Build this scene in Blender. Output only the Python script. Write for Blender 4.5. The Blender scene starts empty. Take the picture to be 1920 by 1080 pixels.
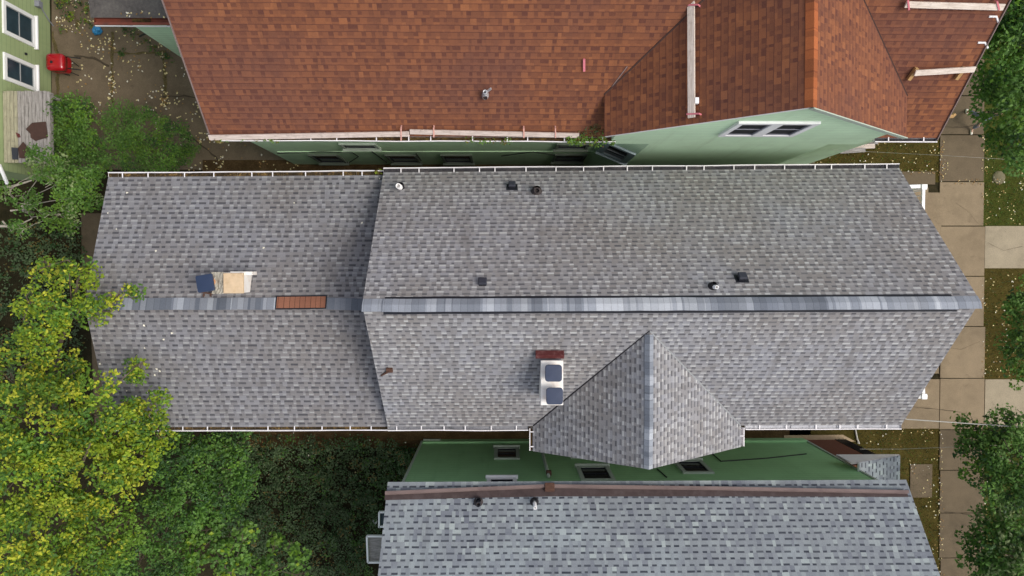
import bpy, math, random
from mathutils import Vector as V, Matrix

random.seed(7)
sc = bpy.context.scene
col = sc.collection
H = 25.0
F = 1280.0
rad = math.radians

# ------------------------------------------------------------------ camera
# the lens looks almost straight down; the nadir lies a little off the picture's centre
fw = V((19 / F, -33 / F, -1)).normalized()
zc = -fw
xc = V((0, 1, 0)).cross(zc).normalized()
yc = zc.cross(xc).normalized()
cam_d = bpy.data.cameras.new('camera')
cam = bpy.data.objects.new('camera', cam_d)
col.objects.link(cam)
cam.matrix_world = Matrix(((xc.x, yc.x, zc.x, 0), (xc.y, yc.y, zc.y, 0), (xc.z, yc.z, zc.z, H), (0, 0, 0, 1)))
cam_d.sensor_fit = 'HORIZONTAL'
cam_d.sensor_width = 36
cam_d.lens = 24
cam_d.clip_start = 0.1
cam_d.clip_end = 500
sc.camera = cam


def ray(px, py):
    return xc * (px - 960) / F + yc * (540 - py) / F + fw


def P(px, py, z=0.0):
    r = ray(px, py)
    t = (z - H) / r.z
    return V((r.x * t, r.y * t, z))


def RP(px, py, plane):
    p0, n = plane
    r = ray(px, py)
    o = V((0, 0, H))
    t = (p0 - o).dot(n) / r.dot(n)
    return o + r * t


def PY(px, py, y):
    return RP(px, py, (V((0, y, 0)), V((0, 1, 0))))


def PXx(px, py, x):
    return RP(px, py, (V((x, 0, 0)), V((1, 0, 0))))


def plane3(a, b, c):
    n = (b - a).cross(c - a).normalized()
    if n.z < 0:
        n = -n
    return (a.copy(), n)


# ------------------------------------------------------------------ node helpers
class NT:
    def __init__(s, name):
        s.m = bpy.data.materials.new(name)
        s.m.use_nodes = True
        s.t = s.m.node_tree
        s.t.nodes.clear()
        s.out = s.t.nodes.new('ShaderNodeOutputMaterial')

    def n(s, kind, **kw):
        nd = s.t.nodes.new(kind)
        for k, v in kw.items():
            setattr(nd, k, v)
        return nd

    def l(s, a, b):
        s.t.links.new(a, b)

    def put(s, sock, v):
        if hasattr(v, 'is_output'):
            s.l(v, sock)
        else:
            sock.default_value = v

    def math(s, op, a, b=0.0, c=None):
        nd = s.n('ShaderNodeMath', operation=op)
        s.put(nd.inputs[0], a)
        s.put(nd.inputs[1], b)
        if c is not None:
            s.put(nd.inputs[2], c)
        return nd.outputs[0]

    def mix(s, f, a, b, blend='MIX'):
        nd = s.n('ShaderNodeMix', data_type='RGBA', blend_type=blend)
        s.put(nd.inputs[0], f)
        for sock, v in ((nd.inputs[6], a), (nd.inputs[7], b)):
            s.put(sock, v if hasattr(v, 'is_output') else (*v, 1))
        return nd.outputs[2]

    def noise(s, scale, vec=None, detail=4, rough=0.55, dims='3D'):
        nd = s.n('ShaderNodeTexNoise', noise_dimensions=dims)
        nd.inputs['Scale'].default_value = scale
        nd.inputs['Detail'].default_value = detail
        nd.inputs['Roughness'].default_value = rough
        if vec is not None:
            s.l(vec, nd.inputs['Vector'])
        return nd.outputs['Fac']

    def ramp(s, f, stops, interp='LINEAR'):
        nd = s.n('ShaderNodeValToRGB')
        s.put(nd.inputs[0], f)
        cr = nd.color_ramp
        cr.interpolation = interp
        while len(cr.elements) < len(stops):
            cr.elements.new(0.5)
        for e, (p, c) in zip(cr.elements, stops):
            e.position = p
            e.color = (*c, 1) if len(c) == 3 else c
        return nd.outputs[0]

    def smooth(s, f, a, b):
        nd = s.n('ShaderNodeMapRange', interpolation_type='SMOOTHSTEP')
        s.put(nd.inputs[0], f)
        s.put(nd.inputs[1], a)
        s.put(nd.inputs[2], b)
        return nd.outputs[0]

    def pos(s):
        return s.n('ShaderNodeNewGeometry').outputs['Position']

    def uv(s):
        return s.n('ShaderNodeUVMap', uv_map='UVMap').outputs[0]

    def sep(s, v):
        nd = s.n('ShaderNodeSeparateXYZ')
        s.l(v, nd.inputs[0])
        return nd.outputs

    def comb(s, x, y, z=0.0):
        nd = s.n('ShaderNodeCombineXYZ')
        for k, v in enumerate((x, y, z)):
            s.put(nd.inputs[k], v)
        return nd.outputs[0]

    def wn(s, x, y=0.0, z=0.0):
        nd = s.n('ShaderNodeTexWhiteNoise', noise_dimensions='3D')
        s.l(s.comb(x, y, z), nd.inputs['Vector'])
        return nd.outputs['Value']

    def bump(s, h, strength, dist):
        nd = s.n('ShaderNodeBump')
        nd.inputs['Strength'].default_value = strength
        nd.inputs['Distance'].default_value = dist
        s.put(nd.inputs['Height'], h)
        return nd.outputs[0]

    def bsdf(s, color, rough=0.8, metal=0.0, normal=None, spec=0.3):
        nd = s.n('ShaderNodeBsdfPrincipled')
        s.put(nd.inputs['Base Color'], color if hasattr(color, 'is_output') else (*color, 1))
        s.put(nd.inputs['Roughness'], rough)
        nd.inputs['Metallic'].default_value = metal
        nd.inputs['Specular IOR Level'].default_value = spec
        if normal is not None:
            s.l(normal, nd.inputs['Normal'])
        s.l(nd.outputs[0], s.out.inputs[0])
        return nd


def plain(name, c, rough=0.6, var=0.25, scale=6.0, metal=0.0, spec=0.3, dirt=None, dscale=1.5, damt=0.5):
    t = NT(name)
    p = t.pos()
    a = t.noise(scale, p, 5)
    cl = t.mix(a, tuple(x * (1 - var) for x in c), tuple(min(1, x * (1 + var)) for x in c))
    if dirt:
        d = t.smooth(t.noise(dscale, p, 6, 0.65), 0.45, 0.75)
        cl = t.mix(t.math('MULTIPLY', d, damt), cl, dirt)
    nb = t.bump(t.noise(scale * 8, p, 3), 0.15, 0.01)
    t.bsdf(cl, rough, metal, nb, spec)
    return t.m


def shingle(name, tones, dark, light, e=0.143, w=0.26, dash=(0.55, 0.95), lite=(0.1, 0.45), dk=0.8, lt=0.5,
            split=(0.35, 0.65), warm=(0.2, 0.18, 0.16), wamt=0.25, hold=0.0, tabdark=0.0, pmin=0.35, wobble=0.03):
    """laminated asphalt shingles on metric UVs: u along the eave, v up the slope"""
    t = NT(name)
    u, v, _ = t.sep(t.uv())
    wob = t.math('MULTIPLY', t.math('SUBTRACT', t.noise(0.9, t.uv(), 3), 0.5), wobble)
    v = t.math('ADD', v, wob)
    vv = t.math('DIVIDE', v, e)
    row = t.math('FLOOR', vv)
    fv = t.math('FRACT', vv)
    sh = t.math('MULTIPLY', t.wn(row, 3.3), 37.0)
    uu = t.math('ADD', t.math('DIVIDE', u, w), sh)
    # uneven tab widths: warp u a little inside each course
    warp = t.n('ShaderNodeTexNoise', noise_dimensions='2D')
    warp.inputs['Scale'].default_value = 0.8
    warp.inputs['Detail'].default_value = 1
    t.l(t.comb(uu, t.math('MULTIPLY', row, 7.7)), warp.inputs['Vector'])
    uu = t.math('ADD', uu, t.math('MULTIPLY', warp.outputs['Fac'], 0.9))
    cc = t.math('FLOOR', uu)
    fu = t.math('FRACT', uu)
    r1 = t.wn(cc, row, 1.0)
    sp = t.math('ADD', split[0], t.math('MULTIPLY', r1, split[1] - split[0]))
    tab = t.math('LESS_THAN', fu, sp)
    r2 = t.wn(cc, row, t.math('ADD', tab, 5.0))
    r3 = t.wn(cc, row, t.math('ADD', tab, 11.0))
    base = t.ramp(r2, tones)
    pos = t.pos()
    big = t.smooth(t.noise(0.35, pos, 3), 0.35, 0.7)
    base = t.mix(t.math('MULTIPLY', big, wamt), base, warm)
    cool = t.smooth(t.noise(0.5, pos, 4, 0.6), 0.52, 0.72)
    base = t.mix(t.math('MULTIPLY', cool, 0.35), base, tuple(min(1, x * k) for x, k in zip(tones[-1][1], (1.02, 1.06, 1.12))) if tones[0][1][0] < 2 * tones[0][1][2] else tones[-1][1])
    if tabdark:
        base = t.mix(t.math('MULTIPLY', t.math('SUBTRACT', 1.0, tab), tabdark), base, dark)
    # printed shade band in the recess, pale butt of the raised tab
    band = t.math('MULTIPLY', t.smooth(fv, dash[0], dash[0] + 0.12), t.math('SUBTRACT', 1.0, t.smooth(fv, dash[1], dash[1] + 0.08)))
    rec = t.math('SUBTRACT', 1.0, tab)
    present = t.math('ADD', pmin, t.math('MULTIPLY', r3, 1 - pmin))
    dmask = t.math('MULTIPLY', t.math('MULTIPLY', band, rec), t.math('MULTIPLY', present, dk))
    base = t.mix(dmask, base, dark)
    band2 = t.math('MULTIPLY', t.smooth(fv, lite[0], lite[0] + 0.1), t.math('SUBTRACT', 1.0, t.smooth(fv, lite[1], lite[1] + 0.1)))
    lmask = t.math('MULTIPLY', t.math('MULTIPLY', band2, tab), t.math('MULTIPLY', r3, lt))
    base = t.mix(lmask, base, light)
    # thin joint under every course
    jl = t.math('LESS_THAN', fv, 0.09)
    base = t.mix(t.math('MULTIPLY', jl, hold), base, dark)
    gr = t.noise(60, pos, 2, 0.7)
    base = t.mix(1.0, base, t.ramp(gr, [(0.25, (0.78, 0.78, 0.78)), (0.75, (1.18, 1.18, 1.18))]), 'MULTIPLY')
    st = t.smooth(t.noise(0.9, pos, 6, 0.7), 0.58, 0.8)
    base = t.mix(t.math('MULTIPLY', st, 0.4), base, tuple(0.6 * x for x in warm))
    # long run-off streaks down the slope
    sx = t.noise(1.0, t.comb(t.math('MULTIPLY', u, 2.6), t.math('MULTIPLY', v, 0.22)), 5, 0.65)
    base = t.mix(t.math('MULTIPLY', t.smooth(sx, 0.5, 0.75), 0.34), base, tuple(0.55 * x for x in warm))
    base = t.mix(t.math('MULTIPLY', t.smooth(sx, 0.48, 0.25), 0.14), base, light)
    hgt = t.math('ADD', t.math('MULTIPLY', tab, 0.5), t.math('SUBTRACT', 1.0, fv))
    t.bsdf(base, 0.92, 0, t.bump(hgt, 0.5, 0.012), 0.15)
    return t.m


def capmat(name, tones, e=0.16, dark=(0.05, 0.05, 0.055), joint=0.35):
    t = NT(name)
    u, v, _ = t.sep(t.uv())
    uu = t.math('ADD', t.math('DIVIDE', u, e), t.math('MULTIPLY', t.noise(1.2, t.comb(u, 0.0), 1), 1.6))
    c = t.math('FLOOR', uu)
    f = t.math('FRACT', uu)
    wide = t.math('FLOOR', t.math('MULTIPLY_ADD', t.noise(0.9, t.comb(u, 4.0), 3), 9.0, t.math('MULTIPLY', u, 1.1)))
    base = t.ramp(t.math('ADD', t.math('MULTIPLY', t.wn(c, 2.0), 0.35), t.math('MULTIPLY', t.wn(wide, 8.0), 0.65)), tones)
    s2 = t.ramp(t.wn(t.math('FLOOR', t.math('DIVIDE', uu, 3.0)), 5.0), [(0, (0.8, 0.8, 0.8)), (1, (1.15, 1.15, 1.15))])
    base = t.mix(1.0, base, s2, 'MULTIPLY')
    gr = t.noise(50, t.pos(), 2, 0.7)
    base = t.mix(1.0, base, t.ramp(gr, [(0.25, (0.82, 0.82, 0.82)), (0.75, (1.15, 1.15, 1.15))]), 'MULTIPLY')
    base = t.mix(t.math('MULTIPLY', t.math('LESS_THAN', f, 0.07), joint), base, dark)
    t.bsdf(base, 0.9, 0, t.bump(f, 0.4, 0.01), 0.15)
    return t.m


def siding(name, c, e=0.2, var=0.16, dirt=(0.1, 0.12, 0.07), damt=0.3):
    t = NT(name)
    p = t.pos()
    x, y, z = t.sep(p)
    f = t.math('FRACT', t.math('DIVIDE', z, e))
    a = t.noise(1.3, p, 5)
    cl = t.mix(a, tuple(k * (1 - var) for k in c), tuple(k * (1 + var) for k in c))
    d = t.smooth(t.noise(0.8, p, 6, 0.7), 0.5, 0.8)
    cl = t.mix(t.math('MULTIPLY', d, damt), cl, dirt)
    cl = t.mix(t.math('MULTIPLY', t.math('LESS_THAN', f, 0.09), 0.5), cl, tuple(k * 0.45 for k in c))
    rs = t.noise(1.0, t.comb(t.math('MULTIPLY', t.math('ADD', x, y), 4.0), t.math('MULTIPLY', z, 0.25)), 5, 0.65)
    cl = t.mix(t.math('MULTIPLY', t.smooth(rs, 0.5, 0.75), 0.3), cl, dirt)
    t.bsdf(cl, 0.65, 0, t.bump(f, 0.7, 0.015), 0.3)
    return t.m


def concrete(name, c, stain, var=0.2):
    t = NT(name)
    p = t.pos()
    a = t.noise(2.2, p, 8, 0.65)
    cl = t.mix(a, tuple(k * (1 - var) for k in c), tuple(k * (1 + var) for k in c))
    s = t.smooth(t.noise(0.7, p, 7, 0.7), 0.42, 0.72)
    cl = t.mix(t.math('MULTIPLY', s, 0.6), cl, stain)
    s2 = t.smooth(t.noise(3.1, p, 8, 0.75), 0.56, 0.74)
    cl = t.mix(t.math('MULTIPLY', s2, 0.5), cl, tuple(k * 0.62 for k in stain))
    s3 = t.smooth(t.noise(1.7, p, 8, 0.8), 0.6, 0.75)
    cl = t.mix(t.math('MULTIPLY', s3, 0.35), cl, tuple(min(1, k * 1.35) for k in c))
    g = t.noise(40, p, 3, 0.7)
    cl = t.mix(1.0, cl, t.ramp(g, [(0.3, (0.8, 0.8, 0.8)), (0.7, (1.15, 1.15, 1.15))]), 'MULTIPLY')
    t.bsdf(cl, 0.9, 0, t.bump(g, 0.3, 0.01), 0.2)
    return t.m


def groundmat(name, stops, scale=3.0, fine=30.0):
    t = NT(name)
    p = t.pos()
    a = t.noise(scale, p, 9, 0.72)
    b = t.noise(fine, p, 4, 0.7)
    k = t.math('ADD', t.math('MULTIPLY', a, 0.6), t.math('MULTIPLY', b, 0.4))
    cl = t.ramp(k, stops)
    t.bsdf(cl, 0.95, 0, t.bump(k, 0.8, 0.05), 0.1)
    return t.m


def wood(name, c, dark, along='X', scale=1.0):
    t = NT(name)
    u, v, _ = t.sep(t.uv())
    n1 = t.noise(4.0 * scale, t.comb(t.math('MULTIPLY', u, 0.6), t.math('MULTIPLY', v, 9.0)), 6, 0.65)
    cl = t.mix(t.smooth(n1, 0.35, 0.7), dark, c)
    s = t.smooth(t.noise(7, t.pos(), 5, 0.7), 0.5, 0.72)
    cl = t.mix(t.math('MULTIPLY', s, 0.5), cl, tuple(0.55 * k for k in dark))
    t.bsdf(cl, 0.85, 0, t.bump(n1, 0.3, 0.006), 0.2)
    return t.m


def leafmat(name, c, tr=0.35):
    t = NT(name)
    oi = t.noise(1.1, t.pos(), 3)
    f = t.noise(9.0, t.pos(), 2)
    k = t.math('ADD', t.math('MULTIPLY', oi, 0.5), t.math('MULTIPLY', f, 0.5))
    cl = t.mix(t.smooth(k, 0.3, 0.7), tuple(x * 0.6 for x in c), tuple(x * 1.35 for x in c))
    b = t.n('ShaderNodeBsdfPrincipled')
    t.l(cl, b.inputs['Base Color'])
    b.inputs['Roughness'].default_value = 0.55
    b.inputs['Specular IOR Level'].default_value = 0.35
    tl = t.n('ShaderNodeBsdfTranslucent')
    t.l(cl, tl.inputs[0])
    mx = t.n('ShaderNodeMixShader')
    mx.inputs[0].default_value = tr
    t.l(b.outputs[0], mx.inputs[1])
    t.l(tl.outputs[0], mx.inputs[2])
    t.l(mx.outputs[0], t.out.inputs[0])
    return t.m


def glass(name, c=(0.012, 0.014, 0.016)):
    t = NT(name)
    a = t.noise(1.7, t.pos(), 3)
    cl = t.mix(a, tuple(x * 0.5 for x in c), tuple(x * 2.2 for x in c))
    t.bsdf(cl, 0.12, 0, None, 0.2)
    return t.m


M = {}
M['grey'] = shingle('grey_shingle', [(0, (0.212, 0.204, 0.205)), (0.5, (0.232, 0.228, 0.236)), (1, (0.254, 0.254, 0.272))],
                    (0.088, 0.087, 0.094), (0.42, 0.42, 0.41), warm=(0.200, 0.180, 0.163), wamt=0.7, dk=1.0, lt=1.0, w=0.245, dash=(0.5, 0.92), lite=(0.06, 0.42), pmin=0.6)
M['grey2'] = shingle('rear_grey_shingle', [(0, (0.161, 0.154, 0.156)), (0.5, (0.180, 0.175, 0.182)), (1, (0.200, 0.199, 0.213))],
                     (0.062, 0.061, 0.068), (0.31, 0.31, 0.305), warm=(0.168, 0.152, 0.142), wamt=0.65, dk=1.0, lt=0.85, w=0.26, dash=(0.48, 0.92), lite=(0.06, 0.42), pmin=0.6)
M['blue'] = shingle('blue_grey_shingle', [(0, (0.140, 0.150, 0.178)), (0.2, (0.195, 0.211, 0.232)), (0.75, (0.228, 0.248, 0.262)), (0.92, (0.262, 0.288, 0.296)), (1, (0.35, 0.39, 0.38))],
                    (0.034, 0.038, 0.05), (0.28, 0.30, 0.31), w=0.255, e=0.166, dash=(0.62, 0.96), lt=0.1, dk=1.0, split=(0.36, 0.5),
                    warm=(0.21, 0.225, 0.235), wamt=0.3, pmin=0.7, wobble=0.05)
M['orange'] = shingle('orange_shingle', [(0, (0.152, 0.060, 0.034)), (0.35, (0.184, 0.071, 0.037)), (0.8, (0.220, 0.084, 0.040)), (1, (0.262, 0.102, 0.046))],
                      (0.088, 0.034, 0.027), (0.27, 0.10, 0.046), w=0.25, e=0.165, dash=(0.38, 0.95), dk=0.75, lt=0.25, hold=0.8, warm=(0.128, 0.057, 0.044), wamt=0.6, split=(0.42, 0.7), pmin=0.3)
M['cap'] = capmat('grey_cap_shingle', [(0.15, (0.14, 0.154, 0.182)), (0.4, (0.215, 0.232, 0.262)), (0.62, (0.275, 0.292, 0.323)), (0.85, (0.39, 0.408, 0.435))])
M['cap2'] = capmat('rear_cap_shingle', [(0.15, (0.085, 0.098, 0.122)), (0.4, (0.145, 0.158, 0.182)), (0.62, (0.20, 0.213, 0.238)), (0.85, (0.33, 0.35, 0.375))])
M['cap_orange'] = capmat('orange_cap_shingle', [(0, (0.11, 0.04, 0.025)), (0.3, (0.24, 0.078, 0.032)), (0.7, (0.33, 0.10, 0.036)), (1, (0.42, 0.145, 0.055))], e=0.4, dark=(0.1, 0.03, 0.02))
M['cap_red'] = capmat('red_cap_shingle', [(0, (0.19, 0.080, 0.05)), (1, (0.26, 0.115, 0.07))], e=0.145, dark=(0.008, 0.004, 0.003), joint=0.9)
M['greenwall'] = siding('pale_green_siding', (0.61, 0.82, 0.55), dirt=(0.36, 0.46, 0.28), damt=0.25)
M['greenwall2'] = siding('deep_green_siding', (0.32, 0.58, 0.28), dirt=(0.18, 0.40, 0.17), damt=0.4)
M['greenwall3'] = siding('yellow_green_siding', (0.33, 0.40, 0.20), dirt=(0.2, 0.28, 0.13), damt=0.3)
M['greywall'] = siding('light_grey_siding', (0.42, 0.42, 0.4))
M['white'] = plain('white_paint', (0.80, 0.79, 0.78), 0.45, 0.05, 4, dirt=(0.45, 0.42, 0.36), damt=0.25)
M['gutterw'] = plain('white_aluminium', (0.75, 0.72, 0.72), 0.4, 0.08, 3, dirt=(0.35, 0.30, 0.27), damt=0.3)
M['trim'] = plain('pale_green_trim', (0.38, 0.44, 0.36), 0.6, 0.12, 5, dirt=(0.2, 0.22, 0.18))
M['trimgrey'] = plain('weathered_grey_trim', (0.13, 0.155, 0.12), 0.7, 0.25, 6, dirt=(0.05, 0.06, 0.04))
M['bluetrim'] = plain('blue_grey_trim', (0.30, 0.36, 0.38), 0.6, 0.2, 8)
M['glass'] = glass('dark_glass')
M['bluegl'] = glass('teal_glass', (0.02, 0.035, 0.045))
M['darkglass'] = plain('dull_dark_glass', (0.014, 0.015, 0.018), 0.6, 0.5, 3, spec=0.1)
M['sash'] = plain('grey_sash', (0.30, 0.31, 0.31), 0.5, 0.15, 8)
M['black'] = plain('black_plastic', (0.012, 0.013, 0.018), 0.5, 0.3, 10)
M['rubber'] = plain('rubber_boot', (0.018, 0.017, 0.02), 0.7, 0.3, 10)
M['navy'] = plain('navy_flue_cap', (0.022, 0.036, 0.075), 0.45, 0.15, 4, spec=0.4)
M['navy2'] = plain('slate_flue_cap', (0.042, 0.053, 0.088), 0.6, 0.2, 4, spec=0.25)
M['clay'] = plain('clay_flue', (0.5, 0.24, 0.11), 0.8, 0.25, 8)
M['mortar'] = plain('mortar_crown', (0.32, 0.30, 0.25), 0.95, 0.35, 14, dirt=(0.08, 0.07, 0.055), dscale=6, damt=0.8)
M['sand'] = plain('sandy_crown', (0.56, 0.42, 0.27), 0.95, 0.22, 7, dirt=(0.34, 0.22, 0.1), dscale=5, damt=0.6)
M['whitebrick'] = plain('whitewashed_brick', (0.78, 0.75, 0.70), 0.8, 0.1, 10, dirt=(0.52, 0.38, 0.29), dscale=5, damt=0.6)
M['redboard'] = plain('dark_red_flashing', (0.10, 0.022, 0.022), 0.7, 0.4, 9, dirt=(0.2, 0.12, 0.11), dscale=9)
M['greymetal'] = plain('grey_flashing', (0.22, 0.22, 0.25), 0.5, 0.2, 8)
M['silver'] = plain('galvanised_metal', (0.55, 0.55, 0.56), 0.35, 0.2, 12, metal=0.6)
M['rust'] = plain('rusty_iron', (0.09, 0.045, 0.03), 0.85, 0.5, 15)
M['brownpipe'] = plain('brown_pipe', (0.045, 0.036, 0.035), 0.7, 0.4, 12)
M['membrane'] = plain('brown_gutter_lining', (0.058, 0.040, 0.038), 0.85, 0.4, 5, dirt=(0.11, 0.085, 0.082), dscale=3)
M['upstand'] = plain('pinkish_upstand', (0.20, 0.145, 0.132), 0.8, 0.3, 4, dirt=(0.06, 0.04, 0.04), dscale=2)
M['plank'] = wood('weathered_plank', (0.66, 0.56, 0.50), (0.44, 0.36, 0.31))
M['plank2'] = wood('pale_plank', (0.78, 0.69, 0.60), (0.55, 0.46, 0.38))
M['yellowwood'] = wood('yellow_block', (0.55, 0.36, 0.16), (0.34, 0.2, 0.08))
M['pink'] = plain('pink_strap', (0.58, 0.17, 0.20), 0.5, 0.2, 12)
M['coral'] = plain('faded_coral_strap', (0.62, 0.34, 0.28), 0.6, 0.2, 12)
M['debris'] = groundmat('gutter_litter', [(0.3, (0.012, 0.008, 0.005)), (0.5, (0.05, 0.03, 0.014)), (0.62, (0.12, 0.075, 0.022)), (0.75, (0.25, 0.18, 0.05))], 5, 18)
M['grime'] = groundmat('gutter_grime', [(0.3, (0.012, 0.012, 0.014)), (0.52, (0.045, 0.043, 0.046)), (0.64, (0.09, 0.08, 0.075)), (0.72, (0.16, 0.10, 0.05))], 2, 14)  # dark mottled tone for the strip along the gutter floor
M['grime2'] = groundmat('pale_gutter_grime', [(0.3, (0.03, 0.03, 0.033)), (0.5, (0.16, 0.16, 0.17)), (0.72, (0.28, 0.28, 0.29))], 1.2, 14)
M['grime3'] = groundmat('white_gutter_grime', [(0.3, (0.2, 0.2, 0.21)), (0.5, (0.42, 0.42, 0.44)), (0.72, (0.55, 0.54, 0.54))], 1.2, 14)
M['leafgrime'] = groundmat('leafy_gutter_grime', [(0.34, (0.010, 0.009, 0.008)), (0.5, (0.05, 0.035, 0.018)), (0.58, (0.16, 0.10, 0.035)), (0.68, (0.32, 0.24, 0.10))], 3, 20)
M['soil'] = groundmat('dark_soil', [(0.3, (0.008, 0.009, 0.004)), (0.5, (0.022, 0.019, 0.009)), (0.7, (0.052, 0.04, 0.02))], 1.6, 20)
M['mulch'] = groundmat('brown_mulch', [(0.3, (0.03, 0.018, 0.008)), (0.5, (0.07, 0.043, 0.018)), (0.7, (0.14, 0.09, 0.045))], 2.0, 22)
M['lawn'] = groundmat('leafy_lawn', [(0.28, (0.02, 0.017, 0.002)), (0.45, (0.046, 0.036, 0.007)), (0.58, (0.070, 0.054, 0.013)), (0.72, (0.13, 0.105, 0.04))], 1.8, 26)
M['lawn2'] = groundmat('green_lawn', [(0.28, (0.014, 0.018, 0.003)), (0.45, (0.035, 0.042, 0.006)), (0.6, (0.06, 0.066, 0.012)), (0.72, (0.13, 0.12, 0.04))], 3, 26)
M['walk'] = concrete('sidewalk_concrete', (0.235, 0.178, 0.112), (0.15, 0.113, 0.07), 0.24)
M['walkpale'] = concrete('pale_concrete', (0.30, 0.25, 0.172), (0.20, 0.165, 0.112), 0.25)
M['walkdark'] = concrete('damp_concrete', (0.125, 0.094, 0.058), (0.07, 0.053, 0.032), 0.25)  # brown slabs; also the tree shade painted into the sidewalk ends
M['yard'] = concrete('yard_concrete', (0.155, 0.117, 0.076), (0.072, 0.055, 0.035), 0.32)
M['asphalt'] = concrete('asphalt', (0.05, 0.05, 0.05), (0.035, 0.035, 0.035))
M['brick'] = plain('red_brick_wall', (0.15, 0.058, 0.034), 0.9, 0.3, 14)
M['coping'] = concrete('tan_coping', (0.36, 0.27, 0.17), (0.28, 0.2, 0.12), 0.1)
M['roll'] = groundmat('grey_roll_roofing', [(0.3, (0.05, 0.045, 0.04)), (0.5, (0.105, 0.094, 0.085)), (0.7, (0.16, 0.145, 0.125))], 1.2, 14)
M['redgutter'] = plain('rusty_red_gutter', (0.17, 0.045, 0.026), 0.75, 0.4, 7, dirt=(0.04, 0.03, 0.025), dscale=2.5, damt=0.7)
M['deckwood'] = wood('grey_deck_wood', (0.38, 0.35, 0.335), (0.19, 0.172, 0.16))
M['plywood'] = wood('yellowed_deck_wood', (0.40, 0.37, 0.26), (0.25, 0.23, 0.165))
M['rustsheet'] = plain('rusty_sheet', (0.055, 0.028, 0.022), 0.8, 0.45, 7)
M['redpaint'] = plain('red_enamel', (0.33, 0.004, 0.010), 0.22, 0.12, 3, spec=0.6)
M['bluebag'] = plain('blue_plastic', (0.03, 0.22, 0.45), 0.35, 0.6, 18, spec=0.5)
M['stone'] = concrete('pale_stone', (0.15, 0.13, 0.075), (0.10, 0.09, 0.05))
M['bark'] = plain('bark', (0.11, 0.085, 0.06), 0.95, 0.4, 12)
M['palebark'] = plain('pale_branch', (0.36, 0.32, 0.26), 0.9, 0.3, 12)
M['cable'] = plain('pale_cable', (0.42, 0.40, 0.35), 0.6, 0.15, 6)
M['darkcable'] = plain('dark_cable', (0.03, 0.035, 0.03), 0.7, 0.2, 6)
M['dry'] = plain('pale_fallen_leaf', (0.62, 0.52, 0.26), 0.8, 0.35, 9)
M['dry2'] = plain('bleached_fallen_leaf', (0.70, 0.66, 0.54), 0.8, 0.2, 9)
M['dry3'] = plain('brown_fallen_leaf', (0.26, 0.15, 0.05), 0.8, 0.4, 9)
M['moss'] = groundmat('mossy_joint', [(0.3, (0.045, 0.035, 0.016)), (0.5, (0.10, 0.078, 0.035)), (0.7, (0.17, 0.14, 0.05))], 6, 24)
M['crack'] = plain('dark_joint', (0.06, 0.045, 0.028), 0.95, 0.3, 10)
M['skin'] = plain('skin', (0.45, 0.28, 0.20), 0.6, 0.05, 10)
M['jeans'] = plain('grey_blue_jeans', (0.15, 0.165, 0.205), 0.9, 0.25, 14)
M['darkjacket'] = plain('dark_jacket', (0.014, 0.015, 0.02), 0.85, 0.2, 10)
M['hair'] = plain('dark_hair', (0.02, 0.015, 0.01), 0.7, 0.2, 10)
M['shoe'] = plain('white_shoe', (0.7, 0.66, 0.56), 0.6, 0.1, 10)

LEAF = {
    'yel': leafmat('leaf_yellow', (0.44, 0.46, 0.035), 0.4),
    'yel2': leafmat('leaf_yellow_green', (0.25, 0.34, 0.02), 0.4),
    'lime': leafmat('leaf_lime', (0.12, 0.225, 0.02), 0.38),
    'grn': leafmat('leaf_green', (0.068, 0.155, 0.02), 0.32),
    'grn2': leafmat('leaf_fresh_green', (0.11, 0.215, 0.036), 0.32),
    'dark': leafmat('leaf_dark', (0.030, 0.080, 0.016), 0.28),
    'pale': leafmat('leaf_pale', (0.22, 0.28, 0.11), 0.3),
    'deep': leafmat('leaf_understory', (0.082, 0.125, 0.05), 0.25),
    'tan': leafmat('leaf_tan', (0.14, 0.105, 0.026), 0.25),
}


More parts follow.
